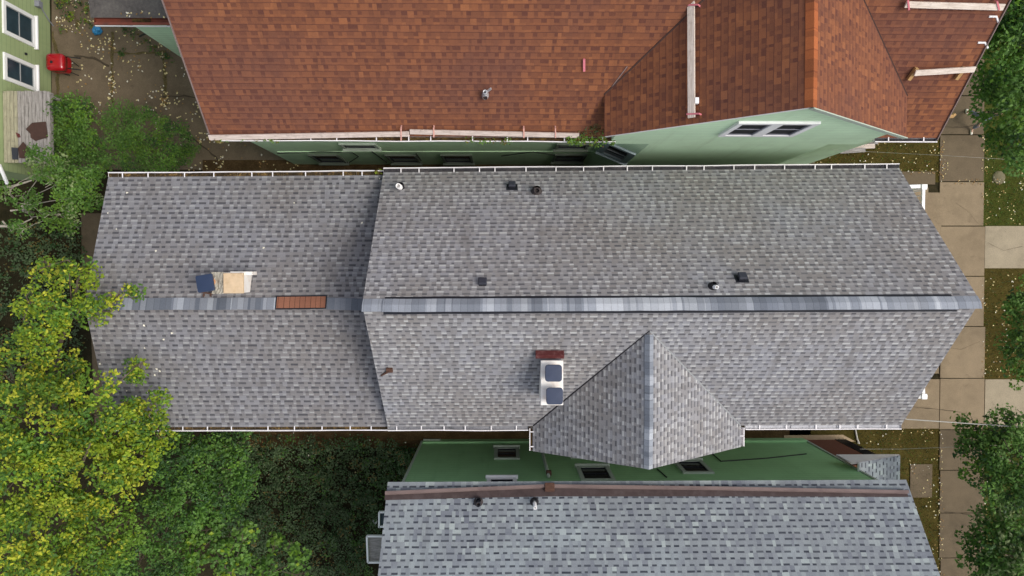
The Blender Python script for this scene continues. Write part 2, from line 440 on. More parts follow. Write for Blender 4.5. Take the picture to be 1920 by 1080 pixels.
# ------------------------------------------------------------------ mesh helpers
class MB:
    def __init__(s):
        s.v, s.f, s.uv, s.mi = [], [], [], []

    def face(s, pts, uvs=None, mi=0):
        b = len(s.v)
        s.v += [V(p) for p in pts]
        s.f.append(list(range(b, b + len(pts))))
        if uvs is None:
            a = V(pts[0])
            e = (V(pts[1]) - a)
            e = e.normalized() if e.length > 1e-9 else V((1, 0, 0))
            n = (V(pts[1]) - a).cross(V(pts[2]) - a)
            n = n.normalized() if n.length > 1e-12 else V((0, 0, 1))
            w = n.cross(e)
            uvs = [((V(p) - a).dot(e), (V(p) - a).dot(w)) for p in pts]
        s.uv += uvs
        s.mi.append(mi)

    def hexa(s, lo, hi, mi=0, uvhi=None):
        """lo, hi: matching loops (counter-clockwise seen from above)"""
        n = len(lo)
        s.face(hi, uvhi, mi)
        s.face(list(reversed(lo)), None, mi)
        for i in range(n):
            j = (i + 1) % n
            s.face([lo[i], lo[j], hi[j], hi[i]], None, mi)

    def box(s, c, size, ax=None, mi=0):
        c = V(c)
        if ax is None:
            ax = (V((1, 0, 0)), V((0, 1, 0)), V((0, 0, 1)))
        x, y, z = (a.normalized() * (d / 2) for a, d in zip(ax, size))
        lo = [c - x - y - z, c + x - y - z, c + x + y - z, c - x + y - z]
        hi = [p + 2 * z for p in lo]
        b = [(p - c) for p in hi]
        s.hexa(lo, hi, mi)

    def bar(s, a, b, w, h, up=V((0, 0, 1)), mi=0):
        a, b = V(a), V(b)
        d = b - a
        x = d.normalized()
        y = up.cross(x)
        if y.length < 1e-6:
            y = V((1, 0, 0))
        y.normalize()
        z = x.cross(y)
        s.box((a + b) / 2, (d.length, w, h), (x, y, z), mi)

    def tube(s, pts, rads, n=8, cap=True, mi=0):
        pts = [V(p) for p in pts]
        if not hasattr(rads, '__len__'):
            rads = [rads] * len(pts)
        rings = []
        ref = V((0.31, 0.17, 0.93))
        for i, p in enumerate(pts):
            d = pts[min(i + 1, len(pts) - 1)] - pts[max(i - 1, 0)]
            d.normalize()
            a = d.cross(ref)
            if a.length < 0.05:
                a = d.cross(V((1, 0, 0)))
            a.normalize()
            b = d.cross(a)
            rings.append([p + (a * math.cos(2 * math.pi * k / n) + b * math.sin(2 * math.pi * k / n)) * rads[i] for k in range(n)])
        for i in range(len(rings) - 1):
            for k in range(n):
                j = (k + 1) % n
                s.face([rings[i][k], rings[i][j], rings[i + 1][j], rings[i + 1][k]], None, mi)
        if cap:
            s.face(list(reversed(rings[0])), None, mi)
            s.face(rings[-1], None, mi)

    def lathe(s, c, prof, n=16, mi=0, ax=V((0, 0, 1))):
        c = V(c)
        z = ax.normalized()
        x = z.orthogonal().normalized()
        y = z.cross(x)
        rings = [[c + z * h + (x * math.cos(2 * math.pi * k / n) + y * math.sin(2 * math.pi * k / n)) * r for k in range(n)] for r, h in prof]
        for i in range(len(rings) - 1):
            for k in range(n):
                j = (k + 1) % n
                s.face([rings[i][k], rings[i][j], rings[i + 1][j], rings[i + 1][k]], None, mi)

    def build(s, name, mats, parent=None, smooth=False, bevel=0.0):
        me = bpy.data.meshes.new(name)
        off = V((0, 0, 0))
        q = parent
        while q is not None:
            off += q.location
            q = q.parent
        base = V((0, 0, 0))
        if parent is None and s.v:
            base = sum(s.v, V((0, 0, 0))) / len(s.v)
            base.z = min(p.z for p in s.v)
        me.from_pydata([tuple(p - off - base) for p in s.v], [], s.f)
        uvl = me.uv_layers.new(name='UVMap')
        uvl.data.foreach_set('uv', [c for q in s.uv for c in q])
        mats = mats if isinstance(mats, (list, tuple)) else [mats]
        for m in mats:
            me.materials.append(m)
        me.polygons.foreach_set('material_index', s.mi)
        me.polygons.foreach_set('use_smooth', [smooth] * len(s.f))
        me.update()
        o = bpy.data.objects.new(name, me)
        col.objects.link(o)
        if parent is not None:
            o.parent = parent
        else:
            o.location = base
        if bevel or smooth:
            import bmesh
            bm = bmesh.new()
            bm.from_mesh(me)
            bmesh.ops.remove_doubles(bm, verts=bm.verts, dist=0.0005)
            bm.to_mesh(me)
            bm.free()
        if bevel:
            b = o.modifiers.new('bevel', 'BEVEL')
            b.width = bevel
            b.segments = 2
            b.limit_method = 'ANGLE'
        return o


def thing(name, label, cat, loc, group=None):
    o = bpy.data.objects.new(name, None)
    col.objects.link(o)
    o.location = loc
    o.empty_display_size = 0.3
    return tag(o, label, cat, group)


def tag(o, label, cat, group=None, kind=None):
    if label:
        o['label'] = label
    if cat:
        o['category'] = cat
    if group:
        o['group'] = group
    if kind:
        o['kind'] = kind
    return o


def struct(name, mb, m):
    o = mb.build(name, m)
    o['kind'] = 'structure'
    return o


def roof_slab(pts, a, b, th, name, mat, parent, trim=None):
    """pts counter-clockwise from above; a->b runs along the eave (upslope to its left)"""
    mb = MB()
    n = (pts[1] - pts[0]).cross(pts[2] - pts[0]).normalized()
    if n.z < 0:
        n = -n
        pts = list(reversed(pts))
    u = (b - a).normalized()
    v = n.cross(u)
    uvs = [((p - a).dot(u), (p - a).dot(v)) for p in pts]
    lo = [p - n * th for p in pts]
    mb.face(pts, uvs, 0)
    mb.face(list(reversed(lo)), None, 1)
    for i in range(len(pts)):
        j = (i + 1) % len(pts)
        mb.face([lo[i], lo[j], pts[j], pts[i]], None, 1)
    return mb.build(name, [mat, trim or M['white']], parent)


def ridge_strip(a, b, nl, nr, w, rise, name, mat, parent, edge=None, th=0.03):
    """folded cap along a->b; nl / nr are unit vectors running down the left and right slope"""
    mb = MB()
    L = (b - a).length
    up = V((0, 0, rise))
    rj = random.Random(int(L * 1000))
    jit = [V((0, 0, rj.uniform(-.005, .006))) + nl * rj.uniform(-.007, .007) for _ in range(max(1, int(L / 0.5)) + 1)]
    n = max(1, int(L / 0.5))
    for i in range(n):
        p, q = a.lerp(b, i / n) + jit[i], a.lerp(b, (i + 1) / n) + jit[i + 1]
        u0, u1 = L * i / n, L * (i + 1) / n
        jl = up
        l0, l1 = p + nl * w + up, q + nl * w + up
        r0, r1 = p + nr * w + up, q + nr * w + up
        t0, t1 = p + up * 1.15, q + up * 1.15
        mb.face([l0, t0, t1, l1][::-1], [(u0, w), (u0, 0), (u1, 0), (u1, w)][::-1])
        mb.face([t0, r0, r1, t1][::-1], [(u0, 0), (u0, w), (u1, w), (u1, 0)][::-1])
        for s0, s1 in ((l0, l1), (r1, r0)):
            mb.face([s0, s1, s1 - V((0, 0, th)), s0 - V((0, 0, th))])
    for p, u0 in ((a, 0), (b, L)):
        mb.face([p + nl * w + up, p + up * 1.15, p + nr * w + up, p + up * 1.15 - V((0, 0, th))], [(u0, 0)] * 4)
    return mb.build(name, mat, parent)


def gutter(house, a, b, out, mat, spacing=0.75, w=0.125, fill=0.0, dep=0.10, name='gutter', hang=True, lip=0.024, label=None, fillm=None):
    """open channel whose back edge runs a->b, opening upward, with a rolled front lip and hangers"""
    out = out.normalized()
    mb = MB()
    zz = V((0, 0, 1))
    prof = [(0.0, 0.0), (0.0, -dep), (w * 0.75, -dep), (w, 0.01), (w + lip * 0.5, 0.018), (w + lip * 0.5, -0.01), (w * 0.75 + 0.02, -dep - 0.012), (-0.008, -dep - 0.012), (-0.008, 0.0)]
    prof[4:4] = [(w - lip * 0.5, 0.018)]
    k = len(prof)
    L = (b - a).length
    ns = max(1, int(L / 1.1))
    js_ = [out * random.uniform(-.010, .012) + zz * random.uniform(-.012, .006) if 0 < i < ns else V((0, 0, 0)) for i in range(ns + 1)]
    for q in range(ns):
        A = [a.lerp(b, q / ns) + (js_[q] if x > 0 else V((0, 0, 0))) + out * x + zz * z for x, z in prof]
        B = [a.lerp(b, (q + 1) / ns) + (js_[q + 1] if x > 0 else V((0, 0, 0))) + out * x + zz * z for x, z in prof]
        for i in range(k):
            j = (i + 1) % k
            mb.face([A[i], A[j], B[j], B[i]])
    for e in (a, b):
        mb.face([e + out * 0.0, e - zz * dep, e + out * w * 0.75 - zz * dep, e + out * (w + 0.01)])
    g = mb.build(name, mat, house)
    if label:
        g['label'] = label
    L = (b - a).length
    if hang:
        n = max(1, int(L / spacing))
        for i in range(n):
            t = (i + 0.5 + random.uniform(-0.22, 0.22)) / n
            p = a.lerp(b, t)
            h = MB()
            h.bar(p + zz * 0.012 - out * 0.02, p + out * w + zz * 0.012, 0.028, 0.012)
            h.build('gutter_hanger', mat, g)
    if fill:
        d = MB()
        n = max(2, int(L / 0.25))
        for i in range(n):
            if random.random() > fill:
                continue
            p, q = a.lerp(b, i / n), a.lerp(b, (i + 1) / n)
            z0 = random.uniform(-0.05, -0.025)
            d.face([p + out * 0.004 + zz * z0, p + out * w * 0.86 + zz * z0, q + out * w * 0.86 + zz * z0, q + out * 0.004 + zz * z0][::-1] if (q - p).cross(out).z > 0 else
                   [p + out * 0.004 + zz * z0, p + out * w * 0.86 + zz * z0, q + out * w * 0.86 + zz * z0, q + out * 0.004 + zz * z0])
        if d.f:
            d.build('leaf_debris', M[fillm or 'debris'], g)['kind'] = 'stuff'  # litter in some gutters, plain toned strips in others
    return g


def window(house, o, u, v, n, w, h, frame, sashm=None, glassm=None, fw_=0.1, rail='h', sill=True):
    """o lower-left corner on the wall, u across, v up, n out of the wall"""
    u, v, n = u.normalized(), v.normalized(), n.normalized()
    mb = MB()
    ax = (u, v, n)
    d = 0.07
    for c, sz in (((fw_ / 2, h / 2), (fw_, h)), ((w - fw_ / 2, h / 2), (fw_, h)), ((w / 2, h - fw_ / 2), (w - 2 * fw_, fw_)), ((w / 2, fw_ / 2), (w - 2 * fw_, fw_))):
        mb.box(o + u * c[0] + v * c[1] + n * (d / 2 - 0.01), (sz[0], sz[1], d), ax)
    fr = mb.build('window', frame, house)
    if sill:
        s = MB()
        s.box(o + u * (w / 2) - v * 0.028 + n * 0.06, (w + 0.08, 0.05, 0.13), ax)
        s.build('sill', frame, fr)
    g = MB()
    g.box(o + u * (w / 2) + v * (h / 2) + n * 0.004, (w - 2 * fw_ + 0.01, h - 2 * fw_ + 0.01, 0.02), ax)
    g.build('pane', glassm or M['glass'], fr)
    s = MB()
    iw, ih = w - 2 * fw_, h - 2 * fw_
    if rail in ('h', 'hv'):
        s.box(o + u * (w / 2) + v * (h / 2) + n * 0.03, (iw, 0.03, 0.02), ax)
    if rail in ('v', 'hv'):
        s.box(o + u * (w / 2) + v * (h / 2) + n * 0.032, (0.03, ih, 0.042), ax)
    for c, sz in (((fw_ + 0.012, h / 2), (0.024, ih)), ((w - fw_ - 0.012, h / 2), (0.024, ih)), ((w / 2, h - fw_ - 0.012), (iw, 0.024)), ((w / 2, fw_ + 0.012), (iw, 0.024))):
        s.box(o + u * c[0] + v * c[1] + n * 0.024, (sz[0], sz[1], 0.03), ax)
    if s.f:
        s.build('sash', sashm or frame, fr)
    return fr


X, Y, Z = V((1, 0, 0)), V((0, 1, 0)), V((0, 0, 1))

# ------------------------------------------------------------------ ground, yards, sidewalk
def sheet(name, pix, m, z):
    mb = MB()
    pts = [P(x, y, 0) for x, y in pix]
    pts = [V((p.x, p.y, z)) for p in pts]
    n = (pts[1] - pts[0]).cross(pts[2] - pts[0])
    if n.z < 0:
        pts.reverse()
    mb.face(pts)
    return struct(name, mb, m)


g = MB()
g.face([V((-90, -80, 0)), V((90, -80, 0)), V((90, 80, 0)), V((-90, 80, 0))])
struct('ground', g, M['soil'])
sheet('yard_slab', [(97, -60), (560, -60), (560, 318), (97, 318)], M['yard'], 0.006)
sheet('side_path', [(380, 300), (1500, 300), (1500, 330), (380, 330)], M['mulch'], 0.010)
sheet('side_strip', [(455, 795), (1520, 795), (1520, 840), (455, 840)], M['mulch'], 0.006)
sheet('rear_path', [(152, 400), (260, 400), (260, 800), (178, 800), (170, 600), (154, 520)], M['walkdark'], 0.006)
sheet('front_lawn', [(1440, 240), (1768, 240), (1768, 342), (1440, 342)], M['lawn'], 0.006)
sheet('lower_front_lawn', [(1480, 800), (1770, 800), (1770, 1130), (1480, 1130)], M['lawn'], 0.006)
sheet('verge', [(1836, 230), (1990, 230), (1990, 430), (1836, 430)], M['lawn2'], 0.006)
sheet('middle_verge', [(1836, 495), (1990, 495), (1990, 715), (1836, 715)], M['lawn'], 0.006)
sheet('lower_verge', [(1836, 760), (1990, 760), (1990, 1150), (1836, 1150)], M['lawn2'], 0.006)
sheet('upper_verge', [(1836, -80), (1990, -80), (1990, 230), (1836, 230)], M['lawn2'], 0.006)
# sidewalk: slabs laid end to end, each a low block with an open joint
js = [-60, 30, 110, 180, 253, 341, 424, 518, 612, 709, 805, 881, 961, 1045, 1130]
sw = MB()
swd = MB()
for i in range(len(js) - 1):
    a, b = P(1762, js[i], 0), P(1843, js[i + 1], 0)
    t = random.uniform(0.045, 0.052)
    tgt = swd if (js[i + 1] < 345 or js[i] > 800) else sw  # end slabs get the darker concrete: tree shade put into the colour
    dx = random.uniform(-0.02, 0.02)
    tgt.box(((a.x + b.x) / 2 + dx, (a.y + b.y) / 2, t / 2), (b.x - a.x, abs(a.y - b.y) - 0.035, t))
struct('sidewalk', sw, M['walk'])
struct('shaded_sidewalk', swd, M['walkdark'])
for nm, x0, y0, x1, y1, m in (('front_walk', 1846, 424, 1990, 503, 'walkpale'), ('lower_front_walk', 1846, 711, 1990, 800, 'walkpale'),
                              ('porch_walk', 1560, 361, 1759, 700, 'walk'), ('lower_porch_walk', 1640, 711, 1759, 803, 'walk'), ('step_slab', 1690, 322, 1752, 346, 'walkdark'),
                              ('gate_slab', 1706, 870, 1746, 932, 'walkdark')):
    mb = MB()
    a, b = P(x0, y0), P(x1, y1)
    mb.box(((a.x + b.x) / 2, (a.y + b.y) / 2, 0.022), (abs(b.x - a.x), abs(a.y - b.y), 0.044))
    struct(nm, mb, M[m])
rd = MB()
rd.face([V((22.6, -80, 0.012)), V((30, -80, 0.012)), V((30, 80, 0.012)), V((22.6, 80, 0.012))])
struct('road', rd, M['asphalt'])
kb = MB()
kb.box((22.5, 0, 0.07), (0.2, 160, 0.14))
struct('kerb', kb, M['walk'])
sheet('tan_path', [(1470, 816), (1580, 815), (1604, 828), (1470, 828)], M['coping'], 0.014)
# yard joints: mossy strips and cracks
mj = MB()
def strip(mb, pts, w, z):
    pts = [P(x, y) for x, y in pts]
    fine = []
    for a, b in zip(pts, pts[1:]):
        n = max(2, int((b - a).length / 0.15))
        fine += [a.lerp(b, i / n) for i in range(n)]
    fine.append(pts[-1])
    fine = [p + V((random.uniform(-.3, .3) * w, random.uniform(-.3, .3) * w, 0)) for p in fine]
    ws = [w * random.uniform(0.3, 1.0) for _ in fine]
    for i in range(len(fine) - 1):
        d = (fine[i + 1] - fine[i]).normalized()
        s = V((-d.y, d.x, 0))
        f = [fine[i] - s * ws[i] / 2, fine[i + 1] - s * ws[i + 1] / 2, fine[i + 1] + s * ws[i + 1] / 2, fine[i] + s * ws[i] / 2]
        mb.face([V((p.x, p.y, z)) for p in f])
strip(mj, [(212, 60), (210, 130), (212, 200)], 0.13, 0.012)
strip(mj, [(308, 105), (309, 185), (312, 200)], 0.16, 0.012)
strip(mj, [(205, 98), (262, 100), (312, 97)], 0.10, 0.013)
strip(mj, [(98, 60), (112, 120), (105, 190)], 0.14, 0.012)
struct('path_moss', mj, M['moss'])
cj = MB()
strip(cj, [(305, 182), (345, 180), (378, 186)], 0.07, 0.014)
strip(cj, [(140, 105), (175, 110), (205, 123)], 0.12, 0.014)
strip(cj, [(320, 225), (335, 240), (360, 258), (410, 300)], 0.07, 0.014)
struct('path_cracks', cj, M['crack'])
cr = MB()
strip(cr, [(1704, 762), (1750, 766), (1800, 772)], 0.03, 0.056)
strip(cr, [(1768, 959), (1800, 962), (1830, 968)], 0.05, 0.056)
strip(cr, [(1762, 238), (1800, 240), (1845, 232)], 0.06, 0.056)
strip(cr, [(1790, 380), (1815, 398), (1832, 420)], 0.012, 0.056)
strip(cr, [(1835, 640), (1800, 655), (1768, 650)], 0.012, 0.056)
strip(cr, [(1850, 455), (1880, 470), (1915, 462)], 0.012, 0.05)
struct('path_hairline', cr, M['crack'])

# ------------------------------------------------------------------ the grey house in the middle
zE, zR = 5.67, 8.96
gh = thing('grey_house', 'long grey shingled house with two chimneys, between the orange and blue-grey roofs', 'house', P(1200, 560, 0))
A, B = P(719, 323, zE), P(1686, 315, zE)
C, D = P(727, 800, zE), P(1690, 797, zE)
RL, RR = P(679, 571, zR), P(1838, 565, zR)
roof_slab([A, RL, RR, B][::-1], B, A, 0.10, 'roof', M['grey'], gh)
roof_slab([C, D, RR, RL], C, D, 0.10, 'roof', M['grey'], gh)
topP, botP = plane3(A, B, RR), plane3(C, D, RR)
nT, nB = topP[1], botP[1]
dT = (A - RL).normalized()
dT = (V((0, 1, 0)) - nT * nT.y).normalized()
dB = (V((0, -1, 0)) - nB * nB.y).normalized()
# vented ridge: dark vent strip under a capped top, its wide rim painting in the edge shadow
ridge_strip(P(720, 571, zR), P(1790, 566, zR), dT, dB, 0.238, 0.018, 'ridge_vent', M['black'], gh)
ridge_strip(P(718, 571, zR), P(1792, 566, zR), dT, dB, 0.178, 0.05, 'ridge_cap', M['cap'], gh)
ridge_strip(P(679, 571, zR), P(718, 571, zR), dT, dB, 0.175, 0.02, 'ridge_cap', M['cap'], gh)
ridge_strip(P(1792, 566, zR), P(1838, 565, zR), dT, dB, 0.175, 0.02, 'ridge_cap', M['cap'], gh)
# rear wing
zE2, zR2 = 5.52, 6.67
A2, B2 = P(203, 332, zE2), P(760, 328, zE2)
C2, D2 = P(209, 801, zE2), P(765, 800, zE2)
RL2, RR2 = P(158, 570, zR2), P(760, 572, zR2)
roof_slab([A2, RL2, RR2, B2][::-1], B2, A2, 0.10, 'rear_roof', M['grey2'], gh)
roof_slab([C2, D2, RR2, RL2], C2, D2, 0.10, 'rear_roof', M['grey2'], gh)
rT, rB = plane3(A2, B2, RR2), plane3(C2, D2, RR2)
d2T = (V((0, 1, 0)) - rT[1] * rT[1].y).normalized()
d2B = (V((0, -1, 0)) - rB[1] * rB[1].y).normalized()
ridge_strip(P(160, 570, zR2), P(519, 569, zR2), d2T, d2B, 0.165, 0.02, 'rear_ridge_cap', M['cap2'], gh)
ridge_strip(P(612, 569, zR2), P(700, 572, zR2), d2T, d2B, 0.165, 0.02, 'rear_ridge_cap', M['cap2'], gh)
ridge_strip(P(517, 567, zR2), P(613, 566, zR2), d2T, d2B, 0.19, 0.024, 'ridge_vent', M['black'], gh)
o = ridge_strip(P(520, 567, zR2), P(611, 566, zR2), d2T, d2B, 0.155, 0.05, 'ridge_patch', M['cap_red'], gh)
o['label'] = 'short red-brown patch on the grey ridge'
# side gable
zGr = 8.30
GF, GB = P(1218, 880, zGr), P(1217, 600, zGr)
gl0, gl1 = P(999, 846, zE), P(999, 760, zE)
gr0, gr1 = P(1389, 838, zE), P(1389, 760, zE)
GF.x = GB.x = (P(1217, 630, zGr).x + GF.x) / 2
GB.y = -0.9
for q in (gl1, gr1):
    q.y = -0.9
gl1.x, gr1.x = gl0.x, gr0.x
roof_slab([gl0, GF, GB, gl1][::-1], gl1, gl0, 0.09, 'gable_roof', M['grey'], gh)
roof_slab([gr0, gr1, GB, GF], gr0, gr1, 0.09, 'gable_roof', M['grey'], gh)
gLp, gRp = plane3(gl0, GF, GB), plane3(gr0, GF, GB)
dL = (V((-1, 0, 0)) - gLp[1] * -gLp[1].x).normalized()
dR = (V((1, 0, 0)) - gRp[1] * gRp[1].x).normalized()
ridge_strip(P(1217, 632, zGr) * 0 + V((GF.x, RP(1217, 627, botP).y, zGr)), GF, dR, dL, 0.145, 0.02, 'gable_ridge_cap', M['cap'], gh)
def valley(house, a, b, n, w_, mat):
    mb = MB()
    mb.bar(a + n * 0.008, b + n * 0.008, w_, 0.02, n)
    return mb.build('valley', mat, house)


def on_plane(x, z, pl):
    p0, n = pl
    return V((x, p0.y - (n.x * (x - p0.x) + n.z * (z - p0.z)) / n.y, z))


valley(gh, on_plane(gl0.x + 0.02, zE + 0.02, botP), on_plane(GF.x, zGr, botP), nB, 0.05, M['rubber'])
valley(gh, on_plane(gr0.x - 0.02, zE + 0.02, botP), on_plane(GF.x, zGr, botP), nB, 0.03, M['sash'])
# walls
w = MB()
zt = zE + 0.05
wl, wr = RL.x + 0.75, B.x - 0.35
yt, yb = A.y - 0.35, C.y + 0.35
ym = RL.y
def gable_block(mb, x0, x1, y0, y1, ze, ym, zr):
    lo = [V((x0, y0, 0)), V((x1, y0, 0)), V((x1, y1, 0)), V((x0, y1, 0))]
    hi = [V((p.x, p.y, ze)) for p in lo]
    for i in range(4):
        j = (i + 1) % 4
        mb.face([lo[i], lo[j], hi[j], hi[i]])
    mb.face([hi[1], hi[2], V((x1, ym, zr))])
    mb.face([hi[3], hi[0], V((x0, ym, zr))])
gable_block(w, wl, wr, yb, yt, zE, ym, zR - 0.2)
gable_block(w, A2.x + 0.35, wl + 0.01, C2.y + 0.35, A2.y - 0.35, zE2, RL2.y, zR2 - 0.2)
lo = [V((gl0.x + .35, yb + .02, 0)), V((gl0.x + .35, gl0.y + .3, 0)), V((gr0.x - .35, gl0.y + .3, 0)), V((gr0.x - .35, yb + .02, 0))]
hi = [V((p.x, p.y, zE)) for p in lo]
for i in range(3):
    w.face([lo[i], lo[i + 1], hi[i + 1], hi[i]])
w.face([hi[1], hi[2], V((GF.x, gl0.y + .3, zGr - 0.15))])
w.build('wall', M['greywall'], gh)
for cx_ in (-2.6, 0.4):
    window(gh, V((wr + 0.0, cx_ - 0.5, 1.0)), Y, Z, X, 1.0, 1.6, M['white'])
    window(gh, V((wr + 0.0, cx_ - 0.5, 3.9)), Y, Z, X, 1.0, 1.5, M['white'])
dm = MB()
dm.box((wr + 0.03, -1.1, 1.35), (0.06, 0.95, 2.1))
dm.build('door', M['redboard'], gh, bevel=0.01)
# gutters
gutter(gh, A + Z * 0.0, B, Y, M['gutterw'], 0.72, fill=1, fillm='grime', w=0.115)
glx, grx = gl0.x, gr0.x
c1 = V((glx - 0.0, C.y + (D.y - C.y) * (glx - C.x) / (D.x - C.x), zE))
c2 = V((grx + 0.0, C.y + (D.y - C.y) * (grx - C.x) / (D.x - C.x), zE))
gutter(gh, c1 - X * 0.13, C, -Y, M['gutterw'], 0.66, fill=1, fillm='grime2', w=0.11)
gutter(gh, D, c2 + X * 0.13, -Y, M['gutterw'], 0.66, fill=1, fillm='grime3', w=0.11)
gutter(gh, gl0 + Y * 0.02, V((glx, c1.y - 0.06, zE)), -X, M['gutterw'], 0.25, w=0.085, fill=1)
gutter(gh, V((grx, c2.y - 0.06, zE)), gr0 + Y * 0.02, X, M['gutterw'], 0.3, w=0.085)
b2 = A2.lerp(B2, (A.x - 0.02 - A2.x) / (B2.x - A2.x))
gutter(gh, A2, b2, Y, M['gutterw'], 0.78, fill=1, fillm='leafgrime')
d2 = C2.lerp(D2, (C.x - 0.02 - C2.x) / (D2.x - C2.x))
gutter(gh, d2, C2, -Y, M['gutterw'], 0.74, fill=1, w=0.10, fillm='leafgrime')

# roof fittings
def pipe(house, plane, px, py, h, r, mat, boot=True, name='vent_pipe', bootm=None, br=None, label=None):
    b = RP(px, py, plane)
    n = plane[1]
    mb = MB()
    mb.lathe(b - Z * 0.05, [(r, 0), (r, h + 0.05), (r * 0.72, h + 0.055), (r * 0.72, h - 0.12), (0.001, h - 0.13)], 14)
    o = mb.build(name, mat, house, smooth=True)
    if label:
        o['label'] = label
    if boot:
        k = MB()
        rr = br or r * 2.0
        k.lathe(b - n * 0.02, [(rr * 1.05, 0.0), (rr, 0.05), (r * 1.35, 0.13), (r * 1.02, 0.16)], 16, ax=n)
        k.build('pipe_boot', bootm or M['rubber'], o, smooth=True)
    return o


def boxvent(house, plane, px, py, s, mat):
    b = RP(px, py, plane)
    n = plane[1]
    x = X - n * n.x
    x.normalize()
    y = n.cross(x)
    mb = MB()
    mb.box(b + n * 0.006, (s * 1.55, s * 1.25, 0.018), (x, y, n))
    mb.box(b + n * 0.05, (s * 0.8, s * 0.8, 0.10), (x, y, n))
    o = mb.build('roof_vent', M['black'], house, bevel=0.01)
    h = MB()
    lo = [b + n * 0.10 + x * a * s * 0.5 + y * c * s * 0.5 for a, c in ((-1, -1), (1, -1), (1, 1), (-1, 1))]
    hi = [b + n * 0.155 + x * a * s * 0.42 + y * c * s * 0.42 for a, c in ((-1, -1), (1, -1), (1, 1), (-1, 1))]
    h.hexa(lo, hi)
    h.build('vent_hood', mat, o, bevel=0.012)
    return o


M['slatebox'] = plain('slate_box', (0.032, 0.034, 0.045), 0.55, 0.2, 8)
pipe(gh, topP, 751, 352, 0.42, 0.075, M['white'], label='white vent pipe near the upper gutter', br=0.11)
boxvent(gh, topP, 960, 351, 0.20, M['slatebox'])
pipe(gh, topP, 1006, 359, 0.24, 0.085, M['brownpipe'], bootm=M['brownpipe'], br=0.15, label='short dark brown pipe')
boxvent(gh, topP, 905, 533, 0.22, M['slatebox'])
pipe(gh, topP, 1337, 538, 0.30, 0.05, M['white'], br=0.13, label='thin white pipe in a black boot below the ridge')
boxvent(gh, topP, 1390, 523, 0.22, M['slatebox'])
# rusty bracket lying on the lower slope
rb = MB()
p0, p1, p2 = RP(715, 702, botP) + nB * .04, RP(724, 696, botP) + nB * .06, RP(731, 690, botP) + nB * .07
rb.tube([p0, p1, p2], [0.02, 0.03, 0.05], 8)
rb.box(p2, (0.16, 0.13, 0.06), (X, V((0, nB.z, -nB.y)), nB))
tag(rb.build('rusty_bracket', M['rust']), 'small rusty iron bracket lying on the grey roof beside the step between its two parts', 'bracket')


def rbox(mb, c, sx, sy, h, r=0.05, dome=0.04, n=5):
    """rounded square pan with a slightly domed top"""
    def ring(k, z, ins):
        pts = []
        for qx, qy, a0 in ((1, 1, 0), (-1, 1, 90), (-1, -1, 180), (1, -1, 270)):
            for i in range(n):
                a = rad(a0 + 90 * i / (n - 1))
                pts.append(V((c[0] + qx * (sx / 2 - r) + r * math.cos(a), c[1] + qy * (sy / 2 - r) + r * math.sin(a), 0)))
        ct = V((c[0], c[1], 0))
        return [V((ct.x + (p.x - ct.x) * ins, ct.y + (p.y - ct.y) * ins, c[2] + z)) for p in pts]
    rs = [ring(0, 0, 1.0), ring(0, h * 0.8, 1.0), ring(0, h, 0.965), ring(0, h + dome * 0.6, 0.6), ring(0, h + dome, 0.2)]
    for i in range(len(rs) - 1):
        m = len(rs[i])
        for k in range(m):
            j = (k + 1) % m
            mb.face([rs[i][k], rs[i][j], rs[i + 1][j], rs[i + 1][k]])
    mb.face(rs[-1])
    mb.face(list(reversed(rs[0])))


# chimney in the lower slope with two flue caps
ch = MB()
zc2 = 8.02
a, b = P(1014, 676, zc2), P(1056, 760, zc2)
cx0, cx1, cy1, cy0 = a.x, b.x, a.y, b.y
ccx, ccy = (cx0 + cx1) / 2, (cy0 + cy1) / 2
ch.box((ccx, ccy, (6.0 + zc2 - 0.08) / 2), (cx1 - cx0 - 0.05, cy1 - cy0 - 0.05, zc2 - 0.08 - 6.0))
cho = ch.build('chimney', M['whitebrick'], gh)
cho['label'] = 'white chimney with two dark flue caps beside the side gable'
cw = MB()
cw.box((ccx, ccy, zc2 - 0.04), (cx1 - cx0, cy1 - cy0, 0.08))
cw.build('crown', M['whitebrick'], cho, bevel=0.015)
for px, py in ((1038, 700), (1040, 743)):
    zc3 = zc2 + 0.30
    p = P(px, py, zc3)
    f = MB()
    f.lathe(V((p.x, p.y, zc2 - 0.01)), [(0.13, 0), (0.13, 0.24), (0.10, 0.24), (0.10, 0.1)], 14)
    f.build('flue', M['clay'], cho, smooth=True)
    k = MB()
    rbox(k, (p.x, p.y, zc3 - 0.05), 0.415, 0.415, 0.05, 0.075, 0.012)
    k.build('flue_cap', M['navy2'], cho, smooth=False, bevel=0.0)
k = MB()
pa, pb = RP(1004, 659, botP), RP(1057, 659, botP)
k.bar(pa + nB * 0.10, pb + nB * 0.10, 0.13, 0.16, nB)
k.build('saddle_board', M['redboard'], cho)
k = MB()
pa, pb = RP(1012, 669, botP), RP(1051, 669, botP)
k.bar(pa + nB * 0.10, pb + nB * 0.10, 0.12, 0.12, nB)
k.build('flashing', M['greymetal'], cho)

